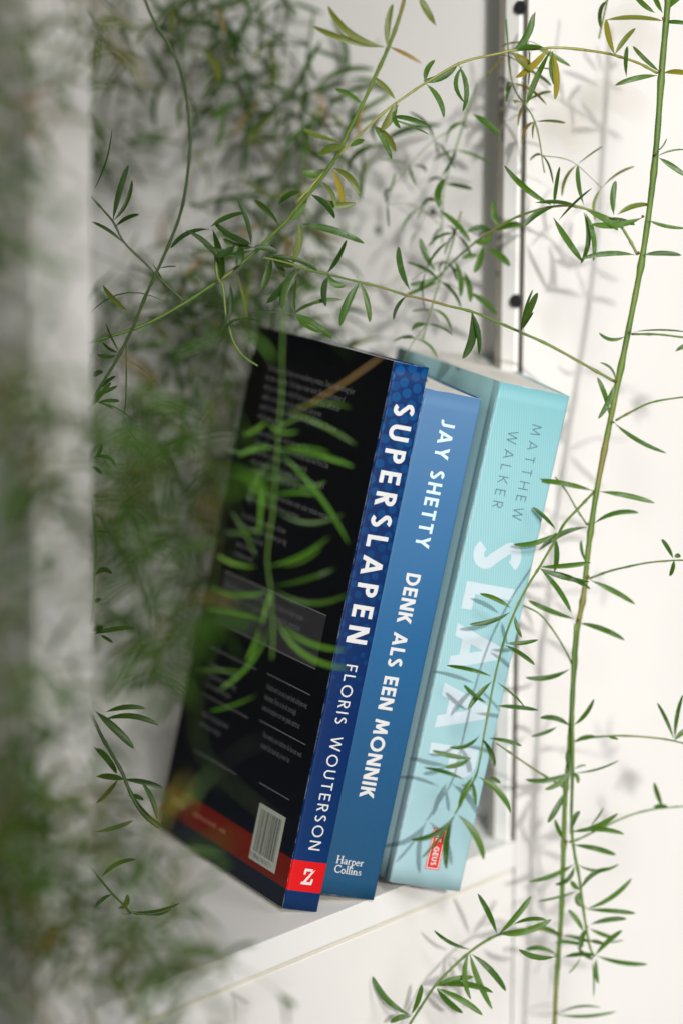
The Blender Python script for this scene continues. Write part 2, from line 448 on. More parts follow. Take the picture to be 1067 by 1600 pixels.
def glossy(m, rough=.32, coat=.25):
    m.rough(rough); m.bsdf.inputs['Coat Weight'].default_value = coat; m.bsdf.inputs['Coat Roughness'].default_value = .22
    m.bump(m.noise(900, 3, m.coords()), .05, .0002)

# --- dark blue book with dotted spine, black back cover
H1 = .22
def band_mix(m, z, inner, red, low):
    red_on = m.math('MULTIPLY', m.math('GREATER_THAN', z, .0075), m.math('LESS_THAN', z, .0198))
    below = m.math('LESS_THAN', z, .0076)
    return m.mix(below, m.mix(red_on, inner, red), low)
ms = NT('dotted_blue_spine'); co = ms.coords(); xyz = ms.sep(co); z = xyz[2]
zz = ms.math('DIVIDE', z, H1)
ground = ms.ramp(zz, [(.0, srgb(2, 44, 92)), (.35, srgb(0, 34, 84)), (.75, srgb(0, 36, 84)), (1, srgb(0, 40, 90))])
mp = ms.add('ShaderNodeMapping'); ms.link(co, mp.inputs[0]); mp.inputs['Scale'].default_value = (1, 0, 1); mp.inputs['Rotation'].default_value = (0, .5, 0)
c2 = ms.add('ShaderNodeCombineXYZ'); mq = ms.sep(mp.outputs[0]); ms.link(mq[0], c2.inputs[0]); ms.link(mq[2], c2.inputs[1])
vor = ms.add('ShaderNodeTexVoronoi'); vor.voronoi_dimensions = '2D'; vor.inputs['Scale'].default_value = 215; vor.inputs['Randomness'].default_value = .28; ms.link(c2.outputs[0], vor.inputs['Vector'])
rad = ms.ramp(zz, [(.30, (0, 0, 0, 1)), (.40, (.18, .18, .18, 1)), (.62, (.34, .34, .34, 1)), (1, (.42, .42, .42, 1))])
dot = ms.math('LESS_THAN', vor.outputs['Distance'], rad)
dcol = ms.ramp(zz, [(.35, srgb(0, 46, 94)), (.7, srgb(0, 58, 108)), (1, srgb(2, 68, 120))])
vr = ms.math('MULTIPLY', ms.sep(vor.outputs['Color'])[0], .45)
dcol = ms.mix(vr, dcol, ground)
body = ms.mix(dot, ground, dcol)
ms.base(wear(ms, band_mix(ms, z, body, srgb(196, 16, 20), srgb(2, 40, 84)), .0152, H1, .35, (.35, .42, .5, 1))); glossy(ms, .45, .03); ms.bsdf.inputs['Specular IOR Level'].default_value = .2
mb = NT('black_back_cover'); z = mb.sep(mb.coords())[2]
inner = mb.ramp(mb.math('DIVIDE', z, H1), [(.08, (.0020, .005, .011, 1)), (.3, (.0008, .0018, .0040, 1)), (1, (.0006, .0012, .0026, 1))])
mb.base(band_mix(mb, z, inner, (.16, .012, .006, 1), (.004, .012, .028, 1))); glossy(mb, .5, 0); mb.bsdf.inputs['Specular IOR Level'].default_value = .05
b1 = book_root('book', (0, 0, 0), .2111, .409, 'black backed paperback with dotted navy spine reading SUPERSLAPEN, nearest of the three')
W1, D1 = .0152, .1403
cv1 = build_book(b1, W1, D1, H1, ms.mat, mb.mat, ms.mat, .0004)
tag(spine_down('title_lettering', 'SUPERSLAPEN', -11.9, 9.0, 204.3, 108.3, .19, INK_WHITE, b1, curve=cv1))
spine_down('author_lettering', 'FLORIS WOUTERSON', -9.7, 4.9, 99.6, 24.6, .125, INK_WHITE, b1, .75, cv1)
zl = [bar(.08, .80, .72, 1), bar(.0, .62, .16, .795) if False else [(.06, .66), (.20, .66), (.24, .80), (.08, .80)], [(.52, .80), (.80, 1.0), (.80, .84), (.30, .20), (.06, .20)],
      bar(.0, 0, .74, .2), [(.60, .2), (.74, .2), (.78, .36), (.64, .36)]]
zl = [[(.10, .84), (.62, .84), (.68, 1), (.12, 1)], [(.10, .62), (.22, .62), (.26, .84), (.10, .84)], [(.60, .84), (.84, .97), (.34, .17), (.14, .17)],
      [(0, 0), (.74, 0), (.78, .17), (.05, .17)], [(.62, .17), (.78, .17), (.80, .38), (.66, .38)]]
spine_flat('imprint_mark', zl, -10.1, 10.5, 6.4, INK_WHITE, b1, cv=cv1)
# back cover print (distance from the spine runs to the left as seen)
def on_back(a_mm, z_mm, e=0): return (-W1 - .00005 - e - .0012 * max(0, (a_mm / 1000 / D1 - .5)) ** 2 * 1.4, a_mm / 1000, z_mm / 1000)
def back_rect(name, a0, a1, z0, z1, mat, lift=0, n=8):
    vs, fs = [], []
    for i in range(n + 1):
        a = a0 + (a1 - a0) * i / n
        vs += [on_back(a, z0, lift), on_back(a, z1, lift)]
    fs = [[2 * i, 2 * i + 1, 2 * i + 3, 2 * i + 2] for i in range(n)]
    return mesh_obj(name, vs, fs, mat, b1)
def back_text(name, lines, a_left, z_top, pitch, size, mat, sx=.78):
    """lines of small print starting a_left mm from the spine and running towards it"""
    cu = bpy.data.curves.new(name, 'FONT'); cu.body = '\n'.join(lines); cu.size = size; cu.space_line = pitch / size
    cu.resolution_u = 2; cu.space_character = 1.0
    tmp = bpy.data.objects.new('tmp', cu); col.objects.link(tmp)
    dg = bpy.context.evaluated_depsgraph_get()
    me = bpy.data.meshes.new_from_object(tmp.evaluated_get(dg))
    bpy.data.objects.remove(tmp); bpy.data.curves.remove(cu)
    for v in me.vertices: v.co = Vector(on_back(a_left - v.co.x * sx, z_top + v.co.y, .00004))
    me.materials.clear(); me.materials.append(mat); me.name = name
    o = bpy.data.objects.new(name, me); col.objects.link(o); o.parent = b1
    return o
PRINT = INK_GREY
back_text('blurb_lettering', ['Goed slapen is de basis voor excellente prestaties. Slaap is zelfs belangrijker', 'dan eten en sporten. Toch slapen velen slecht. Ben je ondernemer of',
    'werk je in loondienst, wil je fit zijn op je werk en thuis, ook zonder', 'wekker, en wil je scherp zijn op het werk, ben je een', 'sporter of ouder? Dan presteer je zelfs 40 procent beter. Daarmee', 'word je een superslaper.'], 122, 203, 4.15, 3.7, PRINT, .80)
back_text('blurb_lettering', ['Slapen is een vak, maar wel als het moet. Onze', 'manier van leven maakt ons moe. In dit boek staat wat Floris Dan', 'doet om beter te presteren. Op de lange termijn', 'val je sneller in slaap en ben je wakker. Val je lastig in slaap? Lig je', "'s nachts wakker? Dan is dit boek voor jou!"], 120, 175.5, 4.15, 3.7, PRINT, .80)
back_text('blurb_lettering', ['Iedereen kan beter slapen, je moet alleen onder ander radicale verande-', 'ringen kiezen. Slaap je straks als een superslaper'], 118, 152, 4.15, 3.7, PRINT, .80)
back_text('blurb_lettering', ['Een methode in een boek die in dit keer', 'je slaap verbetert, twintig minuten per dag', 'en nieuwe energie hebt', 'zodat je kunt slapen', 'en wakker wordt'], 118, 140, 4.15, 3.7, PRINT, .80)
bx = back_rect('author_panel', 15, 124, 94, 115.5, BOX_DARK)
back_rect('rule', 15, 124, 115.5, 115.8, INK_RULE, .00003); back_rect('rule', 15, 124, 93.7, 94, INK_RULE, .00003)
back_text('author_note_lettering', ['Floris Wouterson is Europees Performance Coach en helpt onder-', 'nemers en sporters door goed te slapen, met slaap hun prestaties', 'te verbeteren.'], 120, 109.5, 4.4, 3.7, PRINT, .84)
for a0, a1, zc in ((15, 60, 83.2), (72, 124, 82.6), (9.8, 58, 64), (70, 122, 62.5), (14.5, 46, 40.5), (70, 118, 38.5)): back_rect('rule', a0, a1, zc, zc + .28, INK_RULE, .00003)
back_text('quote_lettering', ['Ik dacht werk toe aan je een boek schrijven met', 'handvatten. Floris nu ben ik overtuigd', 'boek vol recepten voor een goede nachtrust'], 58, 77.5, 4.4, 3.5, PRINT, .62)
back_text('quote_lettering', ['Floris werkt je een inzichten die kan een werk', 'te doen! Een boek dat je leven kan'], 52, 58.5, 4.4, 3.5, PRINT, .62)
back_text('quote_lettering', ['Praktisch boek van een echte', 'slaapcoach met tips en uitleg', 'voor wie beter wil slapen'], 120, 75, 4.4, 3.4, PRINT, .8)
back_text('quote_lettering', ['Helder en goed geschreven', 'over slaap en energie'], 118, 54, 4.4, 3.4, PRINT, .8)
back_text('imprint_lettering', ['kosmos'], 131, 13.0, 4, 6.2, plain('rust_print', (.55, .28, .2, 1), .5), .8)
back_text('imprint_lettering', ['uitgevers een wereld  .  www.'], 106, 13.2, 4, 3.4, plain('rust_print_small', (.50, .22, .15, 1), .5), .9)
bc = back_rect('barcode_label', 14, 41.5, 10.4, 33.4, LABEL_PAPER, .00006)
rng = random.Random(5); a = 38.6; vs, fs = [], []
while a > 17:
    wbar = rng.choice((.3, .3, .55, .8)); i0 = len(vs)
    vs += [on_back(a, 14.2, .0001), on_back(a, 31.6, .0001), on_back(a - wbar, 31.6, .0001), on_back(a - wbar, 14.2, .0001)]
    fs.append([i0, i0 + 1, i0 + 2, i0 + 3]); a -= wbar + rng.choice((.3, .35, .6, .85))
bars = mesh_obj('barcode_bars', vs, fs, INK_BLACK, b1)
o = back_text('barcode_digits', ['9 789462 961012 >'], 41, 11.3, 3, 3.1, INK_BLACK, .93)
for v in o.data.vertices: v.co.x -= .00006

# --- mid blue book
H2, W2, D2 = .2057, .0255, .130
m = NT('graded_blue_cover'); co = m.coords(); z = m.math('DIVIDE', m.sep(co)[2], H2)
g = m.ramp(z, [(0, srgb(0, 64, 96)), (.22, srgb(0, 68, 108)), (.5, srgb(8, 82, 128)), (.8, srgb(52, 102, 146)), (1, srgb(78, 116, 154))])
gr = m.noise(2600, 2, co); sw = m.noise(30, 3, co)
g = m.mix(m.math('MULTIPLY', gr, .10), g, srgb(124, 146, 172)); g = m.mix(m.math('MULTIPLY', sw, .12), g, srgb(8, 48, 90))
m.base(wear(m, g, W2, H2, .45)); glossy(m, .5, .03); m.bsdf.inputs['Specular IOR Level'].default_value = .25
m_plain = NT('plain_blue_cover'); m_plain.base(srgb(20, 78, 128)); glossy(m_plain, .5, .06)
b2 = book_root('book', (.0226, .018, 0), .22, .411, 'blue paperback reading DENK ALS EEN MONNIK between the dotted and the aqua one')
cv2 = build_book(b2, W2, D2, H2, m.mat, m_plain.mat, m_plain.mat, .0005, 0, (.02, .055), (.03, .06))
spine_down('author_lettering', 'JAY SHETTY', -16.0, 6.3, 194.6, 143.2, .19, INK_PALE, b2, .52, cv2)
spine_down('title_lettering', 'DENK ALS EEN MONNIK', -16.8, 6.3, 132.4, 41.0, .195, INK_WHITE, b2, .50, cv2)
for word_, z_ in (('Harper', 13.1), ('Collins', 9.3)):
    spine_flat('imprint_lettering', [[(a, b * .80) for a, b in q] for q in serif_word(word_)], -20.5, z_, 4.0, INK_WHITE, b2, cv=cv2)

# --- pale aqua book
H3, W3, D3 = .2056, .0320, .116
def aqua(name, stripes):
    m = NT(name); co = m.coords(); xyz = m.sep(co); z = m.math('DIVIDE', xyz[2], H3)
    g = m.ramp(z, [(0, srgb(146, 176, 182)), (.3, srgb(138, 174, 180)), (.7, srgb(116, 166, 173)), (1, srgb(104, 160, 167))])
    if not stripes:
        g = m.mix(.35, g, srgb(196, 226, 226))  # cover lightened to make up for the dim light between the books
    if stripes:
        ph = m.math('ADD', m.math('MULTIPLY', xyz[0], .93), m.math('MULTIPLY', xyz[2], .18))
        wv = m.math('SINE', m.math('MULTIPLY', ph, 2 * math.pi / .00098))
        fade = m.ramp(z, [(.28, (0, 0, 0, 1)), (.5, (1, 1, 1, 1)), (.86, (1, 1, 1, 1)), (1, (.25, .25, .25, 1))])
        am = m.math('MULTIPLY', m.math('MULTIPLY', m.math('ADD', m.math('MULTIPLY', wv, .5), .5), .42), fade)
        g = m.mix(am, g, srgb(164, 194, 198))
    g = m.mix(m.math('MULTIPLY', m.noise(1800, 2, co), .08), g, srgb(80, 140, 144))
    m.base(wear(m, g, W3, H3, .5, (.66, .70, .69, 1)) if stripes else g); glossy(m, .5, .05); return m.mat
m3 = aqua('aqua_spine', True); m3c = aqua('aqua_cover', False)
b3 = book_root('book', (.0574, .0322, 0), .2247, .4024, 'thick pale aqua paperback reading SLAAP, furthest right of the three')
cv3 = build_book(b3, W3, D3, H3, m3, m3c, m3c, .0007, .0003, (.06, .09), (.028, .065))
spine_down('author_lettering', 'MATTHEW', -14.3, 4.4, 191.6, 152.6, .085, INK_TEAL, b3, curve=cv3)
spine_down('author_lettering', 'WALKER', -24.0, 4.4, 187.4, 156.0, .085, INK_TEAL, b3, curve=cv3)
spine_down('title_lettering', 'SLAAP', -27.6, 21.6, 143.0, 46.0, .215, INK_LILAC, b3, curve=cv3)
def frame_polys(x0, x1, y0, y1, t): return [bar(x0, y0, x1, y0 + t), bar(x0, y1 - t, x1, y1), bar(x0, y0 + t, x0 + t, y1 - t), bar(x1 - t, y0 + t, x1, y1 - t)]
spine_flat('imprint_plate', [bar(-18.4, 7.5, -12.2, 24.5)], 0, 0, 1, INK_RED, b3, cv=cv3)
spine_flat('imprint_frame', frame_polys(-18.05, -12.55, 7.85, 24.15, .38), 0, 0, 1, INK_WHITE, b3, .00004, cv3)
o = spine_down('imprint_lettering', 'DE GEUS', -16.5, 2.45, 22.7, 9.3, .19, INK_WHITE, b3, .7, lambda x: cv3(x) - .00006)

# ------------------------------------------------------------------ the vines
def leafmat(name, c0, c1, c2, dust=.5):
    m = NT(name); oi = m.add('ShaderNodeObjectInfo'); co = m.coords()
    rnd = oi.outputs['Random']
    base = m.ramp(rnd, [(0, c0), (.5, c1), (1, c2)])
    n1 = m.noise(260, 3, co); base = m.mix(m.math('MULTIPLY', n1, .35), base, c1)
    # mineral specks drying on the blade
    sp = m.math('GREATER_THAN', m.noise(5200, 1, co), .60)
    patch = m.ramp(m.noise(130, 1, co), [(.52, (0, 0, 0, 1)), (.62, (1, 1, 1, 1))])
    base = m.mix(m.math('MULTIPLY', m.math('MULTIPLY', sp, patch), dust), base, (.55, .60, .52, 1))
    m.base(base); m.rough(.42); m.bsdf.inputs['Specular IOR Level'].default_value = .32
    tr = m.add('ShaderNodeBsdfTranslucent'); tc = m.mix(.5, base, (.16, .30, .02, 1)); m.link(tc, tr.inputs[0])
    mx = m.add('ShaderNodeMixShader'); mx.inputs[0].default_value = .30
    m.link(m.bsdf.outputs[0], mx.inputs[1]); m.link(tr.outputs[0], mx.inputs[2]); m.link(mx.outputs[0], m.out.inputs[0])
    return m.mat
LEAF = leafmat('leaf_green', (.022, .072, .006, 1), (.042, .112, .008, 1), (.068, .150, .012, 1), .6)
LEAF_DARK = leafmat('leaf_shaded_green', (.012, .042, .004, 1), (.020, .058, .005, 1), (.036, .076, .006, 1), .1)  # green darkened, shade on the inner vines put into the colour
LEAF_BRIGHT = leafmat('leaf_fresh_green', (.055, .18, .010, 1), (.085, .23, .014, 1), (.13, .28, .02, 1), .1)
LEAF_YELLOW = leafmat('leaf_yellowing', (.20, .19, .015, 1), (.30, .24, .02, 1), (.16, .20, .02, 1), .1)
LEAF_OLIVE = leafmat('leaf_olive', (.10, .135, .016, 1), (.14, .16, .018, 1), (.08, .14, .018, 1), .2)
LEAF_DRY = leafmat('leaf_dry', (.26, .15, .045, 1), (.32, .19, .06, 1), (.18, .12, .03, 1), .1)
_st = NT('stem_green'); _sc = _st.coords()
_sg = _st.ramp(_st.noise(42, 4, _sc), [(.30, (.055, .115, .016, 1)), (.52, (.10, .165, .022, 1)), (.66, (.17, .16, .035, 1)), (.78, (.16, .10, .04, 1))])
_sl = _st.math('GREATER_THAN', _st.noise(900, 2, _sc), .70)
_st.base(_st.mix(_st.math('MULTIPLY', _sl, .5), _sg, (.12, .075, .03, 1))); _st.rough(.5); _st.bump(_st.noise(1400, 2, _sc), .3, .0003)
STEM = _st.mat
STEM_DARK = plain('stem_dark_green', (.045, .075, .022, 1), .5, .25, 120)
STEM_YELLOW = plain('stem_yellow_green', (.21, .21, .035, 1), .45, .2, 120)
STEM_BRIGHT = plain('stem_fresh_green', (.09, .20, .02, 1), .45, .2, 120)

def at(px, py, Y):
    """the point of the vertical plane y = Y that the photograph shows at this pixel"""
    d = FWD + RIGHT * ((px - 533.5) / FPX) - UP * ((py - 800) / FPX)
    return CAM + d * ((Y - CAM.y) / d.y)

def catmull(pts, per=6):
    if len(pts) < 3:
        return [pts[0].lerp(pts[-1], i / per) for i in range(per + 1)]
    P = [pts[0] * 2 - pts[1]] + pts + [pts[-1] * 2 - pts[-2]]; out = []
    for i in range(1, len(P) - 2):
        a, b, c, d = P[i - 1:i + 3]
        for k in range(per):
            t = k / per
            out.append(.5 * ((2 * b) + (c - a) * t + (2 * a - 5 * b + 4 * c - d) * t * t + (3 * b - a - 3 * c + d) * t ** 3))
    out.append(P[-2]); return out

def tube(name, pts, r0, r1, mat, parent, sides=7, per=6, nodes=()):
    pts = catmull(pts, per); n = len(pts); vs, fs = [], []
    up = Vector((.3, -.9, .2))
    for i, p in enumerate(pts):
        t = (pts[min(i + 1, n - 1)] - pts[max(i - 1, 0)]).normalized()
        a = t.cross(up).normalized(); b = a.cross(t)
        r = r0 + (r1 - r0) * i / (n - 1)
        r *= 1 + .06 * math.sin(i * 1.9) + .30 * math.exp(-((i % 9) - 4) ** 2 / .5)
        for k in range(sides):
            th = 2 * math.pi * k / sides; vs.append(p + a * (math.cos(th) * r) + b * (math.sin(th) * r))
    for i in range(n - 1):
        for k in range(sides):
            fs.append([i * sides + k, i * sides + (k + 1) % sides, (i + 1) * sides + (k + 1) % sides, (i + 1) * sides + k])
    fs.append(list(range(sides))[::-1]); fs.append([(n - 1) * sides + k for k in range(sides)])
    return mesh_obj(name, vs, fs, mat, parent, True), pts

PROF = [(0, .09), (.06, .22), (.16, .58), (.30, .88), (.46, 1.0), (.62, 1.0), (.78, .90), (.90, .66), (.965, .36), (1, .04)]
def blade(p0, pc, p1, width, roll, rng, name='leaf', mat=None, parent=None):
    """one leaf: a folded strap along the curve p0 - pc - p1, `roll` turning its face about that line"""
    vs, fs = [], []
    for t, w in PROF:
        c = p0 * (1 - t) ** 2 + pc * (2 * t * (1 - t)) + p1 * t * t
        tg = ((pc - p0) * (1 - t) + (p1 - pc) * t).normalized()
        view = (CAM - c).normalized() if parent is not None else Vector((0, 0, 1))
        side = tg.cross(Vector((0, -1, .25)))
        if side.length < 1e-4: side = Vector((1, 0, 0))
        side.normalize(); nrm = side.cross(tg).normalized()
        rr = roll + .5 * (t - .5)
        s2 = side * math.cos(rr) + nrm * math.sin(rr); n2 = nrm * math.cos(rr) - side * math.sin(rr)
        h = width / 2 * w
        vs += [c - s2 * h + n2 * (h * .22), c - n2 * (h * .10), c + s2 * h + n2 * (h * .22)]
    for i in range(len(PROF) - 1):
        a = 3 * i; fs += [[a, a + 1, a + 4, a + 3], [a + 1, a + 2, a + 5, a + 4]]
    me = bpy.data.meshes.new(name); me.from_pydata([tuple(v) for v in vs], [], fs)
    for p in me.polygons: p.use_smooth = True
    me.materials.append(mat)
    return me

# zoom windows of the photograph in which the stems and leaves below were measured: origin and scale
ZW = {'a': (0, 0, 2.134), 'b': (0, 1000, 2.134), 'c': (567, 1100, 2.134), 'd': (640, 0, 2.4988), 'e': (430, 0, 2.4814), 'f': (430, 300, 2.8838),
      'g': (800, 640, 3.996), 'h': (800, 200, 3.479), 'i': (560, 980, 2.6675), 'j': (560, 500, 2.6675), 'k': (820, 900, 4.32), 'l': (820, 1250, 4.32),
      'm': (230, 480, 2.6675), 'n': (230, 980, 2.6675), 'o': (640, 820, 3.72), 'q': (0, 600, 3.557), 't': (340, 780, 4.104), 'p': (0, 0, 1), 'r': (740, 1100, 5.333), 's': (740, 0, 6.67)}
def zpx(w, x, y): ox, oy, s = ZW[w]; return ox + x / s, oy + y / s
def zat(w, x, y, Y): return at(*zpx(w, x, y), Y)

def add_leaf(parent, w, L, Y0, Y1, mat, rng, wid=.0024):
    """a measured leaf: base and tip in a zoom window, optional bow and width factor"""
    x0, y0, x1, y1 = L[:4]; bow = L[4] if len(L) > 4 else rng.uniform(-.06, .06); wf = L[5] if len(L) > 5 else 1
    p0 = zat(w, x0, y0, Y0); p1 = zat(w, x1, y1, Y1)
    dx, dy = x1 - x0, y1 - y0
    pc = zat(w, (x0 + x1) / 2 + dy * bow * 2, (y0 + y1) / 2 - dx * bow * 2, (Y0 + Y1) / 2 + rng.uniform(-.002, .001))
    me = blade(p0, pc, p1, wid * wf * .90, rng.uniform(-.55, .55), rng, 'leaf', mat, parent)
    o = bpy.data.objects.new('leaf', me); col.objects.link(o); o.parent = parent
    return o

def vine_root(label, group=None):
    return tag(empty('trailing_vine'), label, 'vine', group)
def mleaves(parent, w, Ls, Y, mat, seed, wid=.0024, dY=.006, Yf=None):
    rng = random.Random(seed)
    for L in Ls:
        y0 = Yf(*zpx(w, L[0], L[1])) if Yf else Y
        m = mat if not isinstance(mat, (list, tuple)) else rng.choice(mat)
        if len(L) > 6: m = L[6]
        add_leaf(parent, w, L, y0, y0 + rng.uniform(-dY, dY * .6), m, rng, wid)
def mtube(name, w, pts, Ys, r0, r1, mat, parent):
    n = len(pts); P = []
    for i, (x, y) in enumerate(pts):
        t = i / (n - 1); k = t * (len(Ys) - 1); j = min(int(k), len(Ys) - 2)
        Y = Ys[j] + (Ys[j + 1] - Ys[j]) * (k - j)
        P.append(zat(w, x, y, Y))
    return tube(name, P, r0, r1, mat, parent)

# --- the vine in focus on the right, before the aqua book and the white post
YS = .052
v1 = vine_root('sharp green vine on the right, hanging before the white door beside the aqua book')
stem, _ = mtube('stem', 'p', [(1048, -60), (1041, 20), (1033, 110), (1026, 210), (1017, 300), (1003, 400), (985, 495), (962, 610), (946, 690), (930, 775), (918, 860), (911, 930), (901, 985), (895, 1060), (891, 1140), (886, 1205), (882, 1245), (880, 1310), (878, 1370), (876, 1430), (871, 1500), (867, 1560), (864, 1640)],
      [YS, YS, YS], .00132, .00092, STEM, v1)
mtube('stem', 'p', [(899, 975), (895, 1040), (893, 1110), (894, 1170), (893, 1230), (892, 1290), (897, 1335), (904, 1370), (909, 1410), (915, 1450), (921, 1480), (928, 1495)], [YS - .003, YS - .004, YS - .006], .0008, .0005, STEM, v1)
mleaves(v1, 'g', [(505, 508, 135, 437, -.03, 1.0), (545, 512, 888, 584, .03), (508, 712, 788, 645, .12), (465, 735, 165, 880, -.10), (485, 1065, 765, 1215, .03, 1.0),
    (640, 87, 962, 272, -.06, 1.05), (460, 955, 428, 815, .08, .7), (440, 1330, 700, 1440, .04)], YS - .003, LEAF, 1)
mleaves(v1, 'g', [(270, 750, 125, 608, -.03, .9), (275, 768, 5, 840, .10), (265, 800, 262, 1010, .06), (165, 982, 490, 955, -.02), (170, 990, 480, 1075, -.05), (175, 995, 365, 1265, .05), (215, 1005, 488, 1122, .06, .9)], YS - .016, LEAF, 2)
mleaves(v1, 'k', [(330, 290, 20, 165, .03), (365, 318, 670, 432, .05), (300, 628, 0, 685, .10), (300, 1012, 98, 958, -.12), (215, 1018, 40, 1082, .05, .7), (330, 1005, 465, 830, -.08, .9),
    (300, 1325, 0, 1372, .10), (300, 1325, 130, 1440, .10), (330, 1325, 355, 1400, .1, .9), (330, 1330, 632, 1245, -.06, .45), (330, 1305, 412, 1278, .1, .4), (335, 1115, 480, 1085, .1, .7), (300, 1300, 295, 1170, .1, 1.0)], YS - .004, LEAF, 3)
mleaves(v1, 'l', [(272, -60, 150, 155, .02, 1.1), (262, 270, 200, 130, .05, .8), (310, 200, 370, 75, .10, 1.1), (315, 215, 625, 90, -.08), (320, 213, 668, 232, .08), (440, 180, 530, 50, -.02, .4), (325, 303, 612, 372, .04, 1.05),
    (330, 432, 22, 550, .06), (330, 445, 200, 570, .2, .9), (350, 432, 632, 432, -.16, .7), (375, 600, 575, 462, .14), (365, 605, 310, 545, .1, 1.0), (355, 615, 80, 685, .02, .55), (380, 725, 372, 625, .25, 1.1),
    (410, 735, 718, 528, -.08), (415, 740, 745, 765, .02), (440, 840, 685, 803, .06), (395, 890, 290, 740, -.04), (435, 868, 610, 935, -.03, .8), (415, 870, 375, 1005, -.1, 1.1), (470, 1050, 655, 880, .05, 1.0)], YS - .006, LEAF, 4)
mleaves(v1, 'l', [(255, 915, 430, 960, .05, .9), (200, 960, 400, 985, .06, .9), (260, 1060, 470, 1050, .06), (480, 1050, 825, 1108, -.05), (480, 1070, 492, 1240, -.06, .9), (450, 1080, 460, 1330, .03, .35), (375, 1060, 290, 1170, .05, .4),
    (430, 950, 525, 970, .05, .9), (350, 985, 460, 1075, -.08, .9), (215, 1050, 0, 1012, -.14), (220, 1450, 612, 1428, -.05, .7), (215, 1445, 510, 1402, .10, .5), (0, 862, 235, 910, .12, .6), (500, 960, 665, 945, -.04, .35)], YS - .004, LEAF, 5, .0023)
mleaves(v1, 'h', [(710, 690, 918, 692, .05, .95), (665, 690, 372, 710, -.06), (795, 162, 940, 262, .02), (735, 500, 940, 545, -.06, .8), (785, 155, 940, 118, .08, .35), (780, 130, 838, 55, -.1, .3),
    (612, 1132, 470, 1112, .2, .7), (560, 1380, 475, 1275, -.2, .5), (555, 1390, 465, 1580, .05, 1.1), (525, 1565, 460, 1355, -.05, 1.0), (885, 1215, 990, 1180, .1)], YS - .003, LEAF, 6)
mleaves(v1, 'd', [(965, 295, 800, 333, -.05), (975, 280, 870, 180, .04, .9), (990, 285, 1090, 290, .08, 1.0, LEAF_YELLOW), (985, 88, 1090, 95, .06, .8), (990, 45, 1067, -20, .05), (955, 50, 870, -30, .05), (985, 50, 945, -60, .05)], YS, LEAF, 7)
rngb = random.Random(9)
for w_, pts_ in (('h', [(780, 152), (706, 490), (684, 690), (645, 1115), (558, 1385)]), ('g', [(633, 85), (520, 510), (470, 720), (478, 1056), (408, 1328)]), ('k', [(318, 1010), (322, 1322), (262, 1412)]),
                 ('l', [(280, 290), (336, 432), (376, 605), (398, 740), (414, 862), (240, 912), (216, 1056), (212, 1450)]), ('d', [(968, 285), (990, 86)])):
    for x, y in pts_:
        for k in range(2):
            o = add_leaf(v1, w_, (x, y, x + rngb.uniform(-16, 16), y - rngb.uniform(8, 24), 0, .5), YS - .0013, YS - .004, LEAF_DRY, rngb, .0022); o.name = 'bract'
# spur twigs
def twig(w, pts, Ys, r0=.00048, r1=.0003, mat=STEM, parent=v1):
    o, P = mtube('twig', w, pts, Ys, r0, r1, mat, parent); return o
t = twig('h', [(560, 1590), (650, 1540), (760, 1490), (929, 1462), (1030, 1450)], [YS, YS - .01])
t = twig('h', [(645, 1120), (790, 1122), (929, 1138), (1040, 1150), (1140, 1170)], [YS, YS - .01])
mleaves(t, 'h', [(1140, 1170, 1060, 1290, .05), (1140, 1170, 1120, 1330, .05), (1140, 1170, 1200, 1300, -.05), (1140, 1170, 1050, 1230, .05), (1140, 1170, 1250, 1190, .05)], YS - .01, LEAF, 48)
mleaves(t, 'h', [(655, 1108, 950, 1110, .04, .35)], YS, LEAF, 8)
t = twig('g', [(480, 1055), (600, 1010), (700, 985), (850, 955), (1000, 942), (1100, 940)], [YS, YS - .02])
mleaves(t, 'g', [(1003, 930, 930, 808, -.03, .9), (1008, 940, 982, 1040, .05, .8), (1010, 920, 1048, 910, .05, .9)], YS - .018, LEAF, 9)
t = twig('k', [(335, 1115), (450, 1090), (640, 1078), (850, 1090), (1000, 1112), (1130, 1150), (1240, 1190)], [YS, YS - .012])
mleaves(t, 'k', [(1000, 1098, 890, 855, -.03, .7), (1008, 1100, 1065, 800, .04, .8), (1010, 1108, 1120, 1030, .1, 1.0), (560, 1085, 628, 1105, .02, .6), (1235, 1190, 1110, 1230, .05, 1.2), (1235, 1190, 1090, 1330, .05, 1.2), (1235, 1190, 1190, 1360, .05, 1.2), (1240, 1190, 1260, 1370, .05, 1.2), (1235, 1190, 1330, 1290, .05, 1.2)], YS - .011, LEAF, 10)
t = twig('l', [(300, 285), (380, 255), (520, 185), (700, 105), (850, 65), (1000, 47), (1120, 40)], [YS, YS + .012])
mleaves(t, 'l', [(860, 48, 960, 45, .05, .9), (925, 45, 870, -120, .03, .9)], YS + .01, LEAF, 11)
